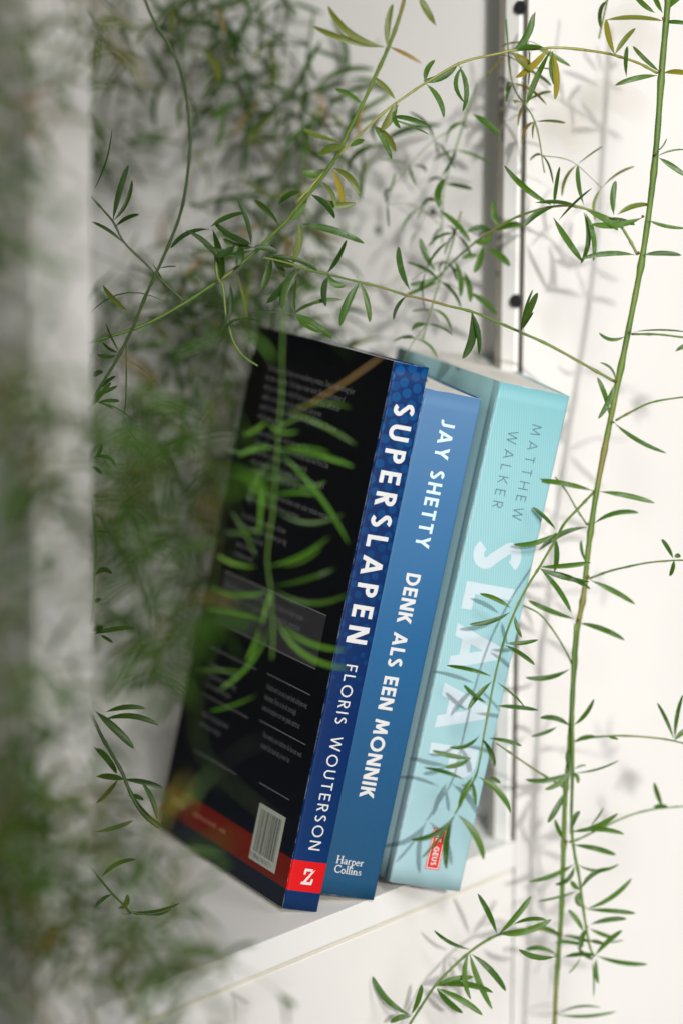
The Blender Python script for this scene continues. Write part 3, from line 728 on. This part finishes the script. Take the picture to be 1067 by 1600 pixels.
# twig arching down over the aqua spine towards the viewer
YT = lambda px, py: YS - .010 - max(0, min(1, (py - 765) / 510)) * .085
t7 = twig('p', [(928, 768), (905, 792), (881, 818), (868, 842), (855, 864), (841, 888), (823, 917), (803, 957), (787, 1000), (772, 1060), (757, 1140), (745, 1205), (728, 1240), (710, 1272)], [YS, YT(0, 860), YT(0, 960), YT(0, 1120), YT(0, 1272)], .00055, .00035, STEM)
mleaves(t7, 'o', [(585, 485, 405, 400, -.06), (580, 508, 345, 578, .08), (608, 530, 648, 655, -.05, .9), (555, 688, 745, 668, -.05, .9), (550, 700, 725, 815, .05), (470, 880, 212, 818, -.04, .9), (475, 912, 335, 1075, -.04, 1.05), (445, 1035, 312, 930, .06),
    (500, 1052, 745, 1078, .02, .9), (505, 915, 668, 1062, .04, .6), (400, 1228, 230, 1292, .16, .9), (420, 1245, 485, 1405, .08, .9), (460, 1240, 650, 1285, .04, .9), (355, 1357, 130, 1312, .04, 1.0), (350, 1358, 200, 1408, .08, 1.0), (310, 1478, 80, 1410, -.04, .9)], 0, LEAF, 12, .0021, .004, YT)
mleaves(t7, 'i', [(400, 785, 215, 885, .14, 1.1), (392, 790, 365, 1008, -.06, 1.15), (415, 785, 520, 970, .10, 1.4), (370, 830, 262, 962, .03, .6), (475, 622, 415, 760, -.05, 1.1), (470, 640, 485, 742, .04, .8), (500, 625, 635, 775, .10, 1.35), (540, 625, 590, 650, .05, .9), (515, 465, 565, 580, .08, .9)], 0, LEAF, 13, .0022, .004, YT)
t = twig('i', [(855, 668), (740, 598), (640, 530), (575, 485)], [YS, YS - .02])
t = twig('k', [(320, 605), (270, 500), (190, 370), (100, 260), (0, 205), (-40, 190)], [YS, YS - .01], .0004, .0003)
t = twig('g', [(468, 722), (400, 620), (330, 500), (265, 420)], [YS, YS + .004], .0004, .0003)
# lowest twig, curving out to the left below the shelf
YL = YS - .035
tl = twig('c', [(658, 772), (600, 752), (530, 752), (455, 768), (400, 795), (345, 835), (285, 890), (235, 945), (195, 1005), (160, 1060), (130, 1110)], [YS, YS - .02, YL, YL], .0006, .0005)
mleaves(tl, 'c', [(445, 765, 382, 632, -.03, .95), (450, 768, 560, 640, -.03, 1.05), (455, 768, 627, 718, -.08, 1.2), (355, 818, 236, 754, .08, .7), (352, 830, 358, 985, -.12, 1.05), (355, 832, 430, 1018, -.04, 1.1), (362, 835, 475, 958, .06, 1.1),
    (240, 940, 368, 910, .05, 1.05), (245, 942, 432, 962, .10, 1.15), (245, 948, 398, 1038, .05, 1.1), (245, 948, 332, 1030, -.06, 1.05), (160, 1038, 32, 908, .12, 1.15), (160, 1035, 195, 935, -.05, 1.0), (160, 1042, 90, 1062, -.1, 1.0), (640, 842, 518, 818, .12, 1.0), (500, 735, 610, 720, .1, .8)], YL, LEAF, 14, .0026)
# upper twig arching left
YA = YS - .012
ta = twig('d', [(965, 285), (900, 250), (830, 225), (750, 205), (600, 187), (500, 190), (400, 197), (350, 208), (200, 245), (60, 325), (0, 365), (-90, 430), (-190, 520), (-290, 620), (-360, 700), (-440, 790)], [YS, YA, YA, YA - .005, YA - .01], .00055, .00045, STEM_YELLOW)
mleaves(ta, 'd', [(540, 188, 412, 303, .06, 1.2, LEAF_YELLOW), (550, 195, 455, 405, -.02, 1.25), (552, 200, 565, 390, .06, 1.35, LEAF_YELLOW), (558, 200, 580, 350, -.10, 1.1), (398, 200, 480, 55, -.12, 1.3), (400, 200, 520, 188, .08, 1.1, LEAF), (400, 205, 490, 288, -.05, 1.15, LEAF_OLIVE),
    (190, 242, 52, 315, .14, 1.3), (60, 320, 98, 235, .14, 1.0), (190, 255, 205, 435, .12, 1.1), (205, 258, 212, 400, -.22, .9), (65, 330, 132, 460, .10, 1.25), (800, 215, 765, 75, .06, 1.2, LEAF_YELLOW), (800, 212, 880, 110, .04, 1.0, LEAF_OLIVE), (765, 78, 985, 82, .05, 1.1, LEAF_OLIVE), (845, 300, 848, 180, .05, .9)], YA, LEAF, 15, .0024)
mleaves(ta, 'e', [(465, 385, 388, 303, -.02, .9, LEAF_OLIVE), (470, 395, 410, 505, .06, 1.6, LEAF_OLIVE), (478, 405, 485, 498, -.22, 1.0), (440, 452, 593, 492, .08, 1.0), (435, 458, 598, 523, .03, .5), (378, 485, 450, 618, .05, 1.2), (385, 488, 465, 588, .10, 1.2, LEAF_OLIVE), (290, 570, 345, 545, .1, 1.1),
    (225, 652, 325, 755, .14, 1.3, LEAF_OLIVE), (222, 655, 262, 805, .06, 1.2, LEAF_YELLOW), (215, 650, 105, 660, .2, 1.8), (140, 755, 230, 848, .10, 1.3, LEAF_DARK), (150, 760, 315, 788, -.12, 1.3, LEAF_OLIVE), (180, 705, 232, 800, .12, .9, LEAF_OLIVE), (120, 740, 60, 850, .1, 1.4)], YA - .008, LEAF, 16, .0023)
# second arching twig
YB = YS + .005
tb = twig('d', [(888, 995), (850, 925), (805, 868), (700, 820), (620, 803), (550, 808), (480, 825), (400, 855), (320, 900), (250, 950), (180, 1010), (120, 1070), (70, 1120)], [YS, YB, YB + .02, YB + .045], .0006, .0004)
mleaves(tb, 'd', [(550, 800, 368, 645, .06, 1.15), (562, 805, 585, 650, .02, .75), (678, 800, 655, 645, .06, 1.0), (550, 815, 443, 885, -.10, 1.15), (490, 792, 640, 800, .05, .9, LEAF_DARK), (678, 830, 665, 1030, .12, 1.15), (685, 832, 715, 1020, .08, 1.1), (690, 822, 812, 900, .06, 1.2), (560, 850, 672, 1020, -.02, 1.2),
    (795, 838, 803, 705, .06, 1.15), (905, 850, 708, 875, .08, 1.25), (810, 838, 938, 800, .10, 1.1, LEAF_OLIVE), (770, 850, 878, 878, .04, .9), (580, 860, 710, 735, .03, .5, LEAF_DARK)], YB - .004, LEAF, 17, .0024)
mleaves(tb, 'd', [(320, 900, 225, 905, -.15, 1.0), (318, 905, 250, 940, .3, 1.1), (285, 960, 250, 1065, .05, 1.2), (330, 900, 440, 880, .1, 1.2), (345, 880, 330, 780, .1, 1.2), (300, 970, 390, 1040, .08, 1.2), (200, 1010, 260, 1000, .1, 1.0), (175, 1020, 195, 1160, .08, 1.1), (210, 1060, 235, 1180, .08, 1.1), (230, 1140, 340, 1230, .05, 1.1), (110, 1080, 0, 1110, .1, 1.1), (100, 1060, 40, 930, .06, 1.1), (115, 820, 235, 945, .05, 1.2), (115, 815, 135, 700, .14, 1.2), (245, 445, 350, 530, .04, 1.2)], YB + .035, LEAF, 18, .0026)
# third twig, long and thin, running left above the books
YC = YS - .02
tc = twig('p', [(961, 597), (915, 571), (857, 539), (817, 521), (776, 503), (737, 487), (700, 478), (672, 470), (634, 461), (596, 449), (562, 441), (510, 428), (475, 420), (450, 411), (410, 402)], [YS, YS - .005, YC, YC - .01, YC - .02], .0006, .0004)
mleaves(tc, 'd', [(240, 1220, 205, 1400, .12, 1.5), (243, 1222, 268, 1385, .06, 1.1), (432, 1292, 498, 1143, .02, 1.3), (432, 1290, 480, 1130, .04, .5), (440, 1285, 482, 1218, .02, .4)], YC, LEAF_DARK, 19, .0024)
mleaves(tc, 'f', [(235, 365, 322, 215, -.05, 1.0), (235, 368, 318, 420, -.22, 1.2), (240, 378, 228, 515, -.12, 1.3), (380, 408, 292, 605, -.06, 1.4), (385, 410, 425, 588, .05, 1.0), (605, 440, 555, 245, .08, 1.2), (590, 470, 532, 577, -.12, .7), (120, 145, 400, 232, .05, 1.4), (110, 350, 28, 525, -.10, 1.3), (100, 330, -10, 290, .1, 1.4), (85, 550, 255, 660, .06, 1.2), (85, 550, 300, 485, .10, .7)], YC - .012, (LEAF_DARK, LEAF), 20, .0024)

# --- the vine coming in from the top and running down to the left
YV = .012
v2 = vine_root('olive green vine slanting from the top edge down to the near panel')
mtube('stem', 'p', [(645, -60), (631, 0), (619, 40), (605, 77), (587, 117), (567, 161), (547, 201), (531, 234), (517, 258), (494, 290), (470, 318), (446, 347), (420, 372), (396, 396), (356, 429), (322, 452), (290, 473), (225, 508), (145, 534), (100, 548)], [YV, YV + .01, YV + .02, YV + .02], .00076, .00066, STEM, v2)
mleaves(v2, 'e', [(425, 182, 205, 22, .14, 1.3, LEAF_OLIVE), (420, 182, 145, 100, .05, 1.15, LEAF_OLIVE), (435, 185, 455, 15, .06, 1.1, LEAF_OLIVE), (440, 180, 565, 245, .02, .7, LEAF_DRY), (335, 402, 232, 343, -.05, 1.0), (258, 553, 108, 500, .04, 1.1, LEAF_OLIVE), (275, 570, 168, 605, -.14, 1.4, LEAF_OLIVE), (622, 100, 560, -10, .02, 1.3, LEAF_OLIVE)], YV, LEAF, 21, .0024)
mleaves(v2, 'a', [(840, 825, 715, 742, .05, 1.2), (838, 820, 792, 660, -.06, 1.0), (930, 750, 848, 665, -.05, 1.0), (845, 835, 680, 818, .10, 1.0), (845, 825, 745, 795, .1, 1.0), (710, 765, 742, 925, .05, 1.5), (700, 765, 570, 828, -.14, .9), (622, 768, 735, 870, .08, 1.0), (705, 755, 815, 710, .06, 1.2), (845, 825, 925, 845, .1, 1.2), (905, 860, 868, 970, .06, 1.3), (912, 862, 950, 925, .05, 1.2), (745, 770, 835, 815, -.04, 1.3), (800, 815, 790, 885, .1, 1.5), (785, 815, 720, 855, .1, 1.2), (905, 855, 1060, 905, .1, 1.0), (985, 895, 890, 1010, .06, 1.3), (1000, 895, 940, 1030, -.12, 1.4), (1000, 740, 975, 880, .06, 1.3, LEAF_OLIVE), (930, 680, 1000, 640, .1, 1.3)], YV + .012, LEAF_DARK, 22, .0024)
tw = twig('a', [(720, 850), (725, 920), (745, 960), (755, 1050), (780, 1140), (815, 1190), (860, 1220)], [YV + .015, YV + .005], .0006, .0004, STEM, v2)
mleaves(tw, 'a', [(785, 905, 825, 1075, .04, .6, LEAF_OLIVE), (768, 945, 765, 1060, .05, .8), (880, 1078, 728, 1125, -.25, .7), (830, 1045, 985, 1050, .05, .4), (985, 1050, 1070, 1110, -.08, .9, LEAF), (985, 1045, 990, 930, .05, .5), (980, 1045, 1067, 1010, .1, .5)], YV + .005, LEAF_DARK, 23, .0022)
tw = twig('a', [(305, 655), (345, 700), (380, 742), (415, 808), (480, 872), (545, 940), (615, 1005)], [YV + .03, YV + .02], .0004, .0005, STEM_DARK, v2)
mleaves(tw, 'a', [(378, 735, 430, 550, .03, 1.2), (380, 735, 442, 600, -.10, .9), (388, 755, 465, 715, .1, .8), (410, 808, 305, 738, -.06, .7), (310, 640, 375, 430, -.06, .4), (425, 1035, 345, 950, .06, 1.1, LEAF_OLIVE), (555, 1010, 300, 1045, -.2, .3), (510, 880, 550, 960, .04, .4), (530, 895, 590, 888, .04, .3)], YV + .025, LEAF_DARK, 24, .0022)

# --- dark wiry stem at the upper left
v3 = vine_root('dark wiry stem bowing down beside the near panel')
mtube('stem', 'a', [(470, -60), (485, 0), (520, 80), (570, 160), (605, 240), (625, 340), (635, 450), (630, 550), (615, 660), (590, 750), (545, 860), (490, 980), (440, 1100), (390, 1200), (330, 1300), (300, 1366)], [.0, .015, .03], .0006, .0006, STEM_DARK, v3)
mleaves(v3, 'a', [(330, 1300, 388, 1255, .06, .9), (310, 1255, 345, 1242, .1, 1.2), (390, 1185, 325, 1182, .1, .8), (400, 1175, 355, 1080, .03, .4), (395, 1175, 345, 1142, .1, .6), (330, 1340, 400, 1335, .05, .5), (420, 1115, 420, 1365, .01, .3), (325, 1340, 380, 1365, .05, .5)], .03, LEAF_DARK, 25, .0022)
mleaves(v3, 'q', [(545, 100, 665, 98, .04, .6), (545, 105, 750, 212, .1, .3), (700, -40, 690, 180, .03, .3), (690, 180, 795, 355, -.06, .3), (520, 60, 655, 10, -.05, 1.0), (520, 120, 620, -10, .03, 1.0)], .03, LEAF_DARK, 26, .0022)

# --- short vine half hidden by the near cabinet panel
v4 = vine_root('thin brownish vine peeking out beside the near panel at mid height')
mtube('stem', 'q', [(500, 560), (512, 640), (528, 780), (534, 900), (526, 1060), (520, 1240), (505, 1340)], [.02, .02], .0006, .0005, STEM_DARK, v4)
mleaves(v4, 'q', [(525, 410, 645, 460, .25, .9), (530, 405, 568, 330, -.15, .9), (510, 455, 568, 502, .05, .8), (530, 1065, 625, 1055, .3, 1.0), (528, 820, 600, 826, .05, .5), (525, 1210, 565, 1200, .05, 1.0), (520, 1390, 752, 1357, .04, 1.2), (560, 1395, 628, 1438, .03, .7), (520, 1375, 578, 1355, .1, 1.2), (510, 630, 545, 622, .05, .8)], .02, LEAF_DARK, 27, .0022)
v5 = vine_root('short dark green sprig left of the red band of the dotted book')
mtube('stem', 'b', [(290, 230), (318, 275), (345, 330), (380, 390), (410, 445), (432, 500), (470, 570), (530, 625)], [.02, .0], .0007, .0007, STEM_DARK, v5)
mleaves(v5, 'b', [(320, 238, 448, 362, .02, 1.5), (350, 265, 530, 285, .12, 1.1), (355, 240, 485, 228, .08, 1.0), (310, 355, 390, 445, .08, 1.2), (330, 360, 375, 410, .05, .7), (395, 465, 322, 545, .03, .9), (322, 455, 412, 465, .05, 1.2), (412, 465, 545, 495, .05, 1.1), (445, 515, 545, 625, -.1, 1.3), (470, 470, 525, 600, .08, 1.0), (430, 520, 480, 535, .1, 1.0)], .01, LEAF_DARK, 28, .0023)
v6 = vine_root('small sprig with browning leaf tips low at the left, over the shelf')
mtube('stem', 'b', [(290, 740), (325, 785), (375, 845), (415, 885), (438, 912)], [.0, -.005], .0005, .0004, STEM_DARK, v6)
mleaves(v6, 'b', [(340, 790, 455, 732, .12, 1.0), (375, 848, 318, 890, -.08, .8), (437, 905, 600, 877, -.08, .7), (437, 908, 572, 898, -.12, .6), (437, 912, 320, 982, -.10, .7), (408, 912, 478, 965, .06, 1.0, LEAF_YELLOW), (395, 895, 425, 848, -.25, 1.1, LEAF_OLIVE), (492, 990, 638, 1005, -.20, .8, LEAF_YELLOW), (318, 640, 445, 602, -.04, .9, LEAF_OLIVE)], -.005, LEAF_DARK, 29, .0022)

# --- the soft green vine hanging before the black cover
YF = -.10
v7 = vine_root('soft fresh green vine hanging close before the black back cover')
mtube('stem', 'p', [(447, 440), (442, 530), (441, 600), (437, 660), (432, 720), (428, 790), (418, 870), (424, 925), (427, 985), (425, 1030)], [YF, YF - .01], .00028, .0003, STEM_BRIGHT, v7)
mleaves(v7, 'm', [(570, 430, 870, 575, .04, 1.2), (540, 590, 860, 665, .04, 1.4), (545, 600, 840, 990, .05, 1.5), (540, 600, 760, 610, .08, 1.3), (600, 430, 850, 420, .1, 1.0), (520, 790, 700, 780, .08, 1.3), (540, 850, 820, 860, -.16, 1.0), (520, 640, 430, 820, -.12, 1.2), (455, 1050, 350, 850, -.05, 1.3), (455, 1080, 290, 1030, .1, 1.2), (500, 1080, 760, 955, -.08, 1.2), (530, 1160, 780, 1090, -.04, 1.2), (530, 1175, 840, 1195, -.16, 1.3), (510, 1180, 260, 1160, .12, 1.5), (480, 1310, 240, 1260, -.06, 1.2), (450, 650, 460, 960, .06, 1.3), (500, 470, 400, 530, .1, 1.2), (530, 590, 380, 620, -.1, 1.5), (480, 1330, 520, 1180, .03, 1.2)], YF, (LEAF_BRIGHT, LEAF_BRIGHT, LEAF), 30, .0012, .012)
mleaves(v7, 'n', [(510, 0, 300, 262, .10, 1.3), (470, 0, 415, 140, .05, 1.2), (540, -30, 845, 170, -.16, 1.3), (560, -10, 830, 95, -.10, 1.2), (460, 280, 260, 350, .05, 1.0), (190, 180, 400, 190, .03, .9)], YF - .005, (LEAF_BRIGHT, LEAF), 31, .0012, .012)
mleaves(v7, 'm', [(600, 445, 1010, 180, -.02, 1.1, LEAF_DRY)], YF, LEAF_DRY, 32, .0008, .004)
rt = random.Random(61)
for k in range(8):
    x = rt.uniform(440, 620); y = rt.uniform(420, 1280); L_ = rt.uniform(110, 230); th = rt.uniform(-.7, .9) + (math.pi if rt.random() < .5 else 0)
    mleaves(v7, 'm', [(x, y, x + L_ * math.cos(th), y + L_ * math.sin(th), rt.uniform(-.22, .22), rt.uniform(.7, 1.1))], YF + rt.uniform(-.03, .03), (LEAF_BRIGHT, LEAF), 300 + k, .0012, .015)

# --- vines out of focus: stems drawn through space, whorls of leaves at every joint
def leaf_bank():
    rng = random.Random(77); bank = []
    for k in range(9):
        bow = rng.uniform(.02, .22)
        me = blade(Vector((0, 0, 0)), Vector((.5, 0, bow * 1.4)), Vector((1, 0, -bow * .5)), rng.uniform(.075, .115), rng.uniform(-.4, .4), rng, 'leaf', None, None)
        me.materials.clear(); bank.append(me)
    return bank
BANK = leaf_bank(); BANKM = {}
def bank_leaf(k, mat):
    if (k, mat.name) not in BANKM:
        me = BANK[k].copy(); me.materials.append(mat); BANKM[(k, mat.name)] = me
    return BANKM[(k, mat.name)]
def soft_vine(label, pts, mats, seed, step=.013, leaf=(.013, .021), per=(2, 4), r=.0009, stem_mat=None, group=None, twigs=.3, tl_=(.02, .045), dry=.04):
    rng = random.Random(seed); root = vine_root(label, group)
    P = [at(x, y, Y) for x, y, Y in pts]
    def whorl(parent, p, axis, n):
        axis = axis.normalized(); a = axis.orthogonal().normalized(); b = axis.cross(a); ph = rng.uniform(0, 6.3)
        for i in range(n):
            th = ph + 2 * math.pi * i / n + rng.uniform(-.5, .5)
            d = (a * math.cos(th) + b * math.sin(th) + axis * rng.uniform(-.25, .7) + Vector((0, 0, -.15))).normalized()
            L = rng.uniform(*leaf)
            m = LEAF_DRY if rng.random() < dry else rng.choice(mats)
            o = bpy.data.objects.new('leaf', bank_leaf(rng.randrange(9), m)); col.objects.link(o); o.parent = parent
            q = d.to_track_quat('X', 'Z'); o.rotation_mode = 'QUATERNION'
            o.rotation_quaternion = q @ Matrix.Rotation(rng.uniform(-1.2, 1.2), 3, 'X').to_quaternion()
            o.location = p; o.scale = (L, L, L)
    def run(name, pts_, r0, parent, lvl):
        so, line = tube(name, pts_, r0, r0 * .7, stem_mat or STEM_DARK, parent, 6, 6)
        acc = 0
        for p, q in zip(line, line[1:]):
            seg = (q - p).length; acc += seg
            if acc > step * rng.uniform(.75, 1.25):
                acc = 0; whorl(so, q, q - p, rng.randint(*per))
                if lvl == 0 and rng.random() < twigs:
                    d = Vector((rng.uniform(-1, 1), rng.uniform(-.7, .5), rng.uniform(-.9, .5))).normalized(); L = rng.uniform(*tl_)
                    w = run('twig', [q, q + d * L * .5 + Vector((0, 0, .002)), q + d * L + Vector((0, 0, -.004))], r0 * .5, root, 1)
        return so
    run('stem', P, r, root, 0)
    return root
DK = (LEAF_DARK, LEAF_DARK, LEAF_DARK, LEAF, LEAF_OLIVE)
GB = 'blurred vines inside the cabinet'; GF = 'blurred vines close to the lens'
def inside(px, py, gap=.03):
    """a point hanging `gap` in front of the cabinet's inner side wall at this pixel"""
    d = FWD + RIGHT * ((px - 533.5) / FPX) - UP * ((py - 800) / FPX)
    t = ((PW[0] - CAM.x) * WN[0] + (PW[1] - CAM.y) * WN[1]) / (d.x * WN[0] + d.y * WN[1])
    return (px, py, CAM.y + d.y * t - gap)
bgv = [
 ("dark blurred vine deep in the cabinet above the black book's corner", [(455, -60), (440, 120), (452, 260), (430, 400), (420, 520)], .035, 1),
 ('dark blurred vine deep in the cabinet crossing the top left quarter', [(330, -60), (360, 80), (390, 200), (380, 330), (340, 470), (330, 620)], .03, 2),
 ('dark blurred vine deep in the cabinet left of the black cover', [(270, 330), (300, 480), (290, 640), (300, 800), (280, 930), (270, 1080)], .03, 3),
 ('dark blurred vine deep in the cabinet beside the near panel edge', [(215, 380), (200, 560), (210, 760), (230, 900), (215, 1060)], .04, 4),
 ('faint blurred vine at the top between wiry stem and near panel', [(190, -60), (200, 90), (185, 240), (215, 330)], .03, 5),
 ('dark blurred vine slanting behind the top of the wiry stem', [(260, -60), (330, 40), (400, 130), (470, 160)], .07, 6),
 ('blurred vine just above the black cover, leaning to the cabinet side', [(490, 20), (470, 180), (465, 330), (480, 450)], .05, 7),
 ("dense blurred vine tangle left of the black cover's upper half", [(360, 520), (330, 640), (310, 760), (280, 860)], .09, 10),
 ('blurred vine crossing behind the wiry stem at its lower end', [(150, 700), (210, 680), (290, 720), (340, 700)], .03, 11),
 ('blurred olive vine in the cabinet under the slanting stem', [(420, 300), (400, 400), (370, 470), (300, 520), (250, 600)], .1, 12),
]
for lab, pts, gap, sd in bgv:
    soft_vine(lab, [inside(x, y, gap) for x, y in pts], DK, 100 + sd, .0125, (.016, .029), (2, 4), .0006, None, GB, .9, (.03, .08), .03)
soft_vine('slightly soft vine hanging over the tops of the books', [(720, 330, .10), (700, 400, .095), (680, 460, .09), (660, 530, .08)], (LEAF, LEAF_DARK), 121, .009, (.011, .017), (3, 4), .0004, STEM, None, .6, (.012, .03), .03)
soft_vine('pale soft vine before the grey strip near the top', [(790, 30, .08), (800, 130, .08), (835, 190, .07), (850, 270, .07)], (LEAF, LEAF_OLIVE, LEAF_YELLOW), 122, .012, (.012, .018), (2, 3), .0004, STEM, None, .7, (.02, .035), .12)
soft_vine('soft vine hanging left of the grey strip', [(745, 130, .12), (715, 220, .12), (692, 300, .12), (690, 380, .12)], (LEAF, LEAF_DARK), 123, .014, (.012, .018), (2, 3), .0004, STEM, None, .6, (.02, .04), .0)
soft_vine('soft vine dipping into the picture at the top right corner', [(960, -70, .02), (950, -10, .02), (935, 60, .01)], (LEAF, LEAF_OLIVE), 124, .016, (.014, .02), (2, 3), .0005, STEM, None, .3, (.02, .03), .1)
soft_vine('very soft browning vine close to the lens before the upper right panel', [(1010, -60, -.36), (985, 40, -.36), (950, 130, -.36), (905, 215, -.36), (800, 215, -.36)], (LEAF_OLIVE, LEAF_DRY), 125, .018, (.012, .018), (2, 3), .0003, STEM_YELLOW, None, .3, (.015, .03), .6)
fgv = [
 ('heavily blurred vine close to the lens at the lower left corner', [(20, 1050, -.34), (40, 1200, -.34), (90, 1330, -.33), (150, 1480, -.33), (160, 1660, -.33)], 1, (LEAF, LEAF_BRIGHT, LEAF_BRIGHT, LEAF_OLIVE, LEAF_YELLOW)),
 ('heavily blurred vine hanging before the left edge at mid height', [(20, 560, -.36), (10, 700, -.36), (40, 860, -.36), (30, 1010, -.36)], 2, (LEAF, LEAF_BRIGHT, LEAF_BRIGHT, LEAF_OLIVE, LEAF_YELLOW)),
 ('heavily blurred vine in the upper left corner', [(0, -80, -.33), (15, 80, -.33), (0, 250, -.33), (15, 420, -.33)], 3, (LEAF, LEAF_BRIGHT, LEAF_BRIGHT, LEAF_OLIVE, LEAF_YELLOW)),
 ('blurred vine before the lower end of the near panel', [(230, 1280, -.26), (225, 1400, -.26), (215, 1520, -.26), (230, 1660, -.26)], 4, (LEAF_DARK, LEAF, LEAF_BRIGHT)),
 ('blurred twig sweeping over the shelf\'s near end', [(150, 1430, -.22), (230, 1350, -.22), (310, 1440, -.2), (360, 1540, -.2)], 7, (LEAF_DARK, LEAF, LEAF_BRIGHT)),
 ('blurred bright vine low before the black cover', [(300, 1080, -.28), (320, 1180, -.28), (380, 1240, -.28), (440, 1290, -.28)], 8, (LEAF, LEAF_DARK)),
 ('blurred vine at the far left below the corner', [(-10, 1250, -.34), (30, 1380, -.34), (20, 1540, -.34), (40, 1660, -.34)], 9, (LEAF, LEAF_BRIGHT, LEAF_BRIGHT, LEAF_OLIVE, LEAF_YELLOW)),
 ('blurred vine before the left border of the black cover', [(390, 420, -.2), (370, 540, -.2), (350, 660, -.2), (345, 800, -.2), (330, 930, -.2), (310, 1030, -.2)], 10, (LEAF_DARK, LEAF, LEAF_BRIGHT)),

 ('very soft dark vine close to the lens, right of the near panel at mid height', [(200, 560, -.3), (215, 680, -.3), (190, 800, -.3), (230, 930, -.3), (240, 1050, -.3)], 11, (LEAF_DARK, LEAF, LEAF_BRIGHT)),
 ('very soft vine close to the lens before the shelf left of the books', [(300, 1300, -.33), (260, 1400, -.33), (290, 1520, -.33), (270, 1660, -.33)], 12, (LEAF_DARK, LEAF, LEAF_BRIGHT)),
 ('very soft vine close to the lens left of the black cover', [(215, 640, -.38), (235, 760, -.38), (215, 880, -.38), (225, 1010, -.38)], 13, (LEAF_DARK, LEAF, LEAF_BRIGHT)),
 ('very soft vine close to the lens at the left border of the lower half', [(-30, 900, -.40), (0, 1100, -.40), (40, 1260, -.40), (10, 1420, -.40)], 14, (LEAF, LEAF_BRIGHT, LEAF_BRIGHT, LEAF_OLIVE, LEAF_YELLOW)),
 ('very soft vine close to the lens at the left border of the upper half', [(-20, 180, -.40), (10, 330, -.40), (0, 480, -.40), (30, 640, -.40)], 15, (LEAF, LEAF_BRIGHT, LEAF_BRIGHT, LEAF_OLIVE, LEAF_YELLOW)),

 ('soft dark vine low at the left before the near panel foot', [(130, 1180, -.2), (170, 1290, -.2), (180, 1400, -.2), (140, 1500, -.2), (150, 1640, -.2)], 16, (LEAF_DARK, LEAF, LEAF_OLIVE)),
 ('soft dark vine at the left border between middle and foot', [(0, 1000, -.24), (25, 1110, -.24), (20, 1240, -.24), (50, 1380, -.24)], 17, (LEAF, LEAF_BRIGHT, LEAF_BRIGHT, LEAF_OLIVE, LEAF_YELLOW)),
 ('soft dark vine at the left border near the top', [(-10, 40, -.24), (15, 150, -.24), (5, 260, -.24), (0, 380, -.24)], 18, (LEAF, LEAF_BRIGHT, LEAF_BRIGHT, LEAF_OLIVE, LEAF_YELLOW)),
 ('soft olive vine at the left border above the middle', [(-10, 560, -.26), (25, 640, -.26), (5, 740, -.26)], 19, (LEAF_OLIVE, LEAF_YELLOW, LEAF, LEAF_BRIGHT)),

 ('soft olive vine over the upper end of the near panel edge', [(100, -60, -.22), (95, 30, -.22), (110, 110, -.22), (90, 190, -.22)], 20, (LEAF_OLIVE, LEAF, LEAF_YELLOW)),
 ('soft yellow green vine over the near panel edge above mid height', [(60, 560, -.28), (80, 640, -.28), (100, 720, -.28), (90, 800, -.28)], 21, (LEAF_OLIVE, LEAF_BRIGHT, LEAF_YELLOW)),
 ('soft yellow green vine over the near panel edge low down', [(90, 1180, -.26), (110, 1260, -.26), (95, 1350, -.26), (120, 1450, -.26)], 22, (LEAF_OLIVE, LEAF_BRIGHT, LEAF)),
]
for lab, pts, sd, mats in fgv:
    soft_vine(lab, pts, mats, 200 + sd, .030 if sd in (5, 6, 8) else .022 if sd in (7, 10, 12) else .009, (.014, .024), (2, 3) if sd in (5, 6, 7, 8, 10, 12) else (3, 4), .0002 if sd in (8, 10, 12) else .0004, STEM, GF, .3 if sd in (5, 6, 7, 8, 10, 12) else .7, (.012, .030) if sd in (2, 3, 9, 14, 15, 17, 18, 19, 20, 21) else (.02, .045), .05)

# put every vine's empty at the top of its own stem
for o in [o for o in col.objects if o.type == 'EMPTY' and o.name.startswith('trailing_vine')]:
    st = next(c for c in o.children if c.name.startswith('stem'))
    o.location = st.data.vertices[0].co
    for c in o.children: c.matrix_parent_inverse = Matrix.Translation(-o.location)
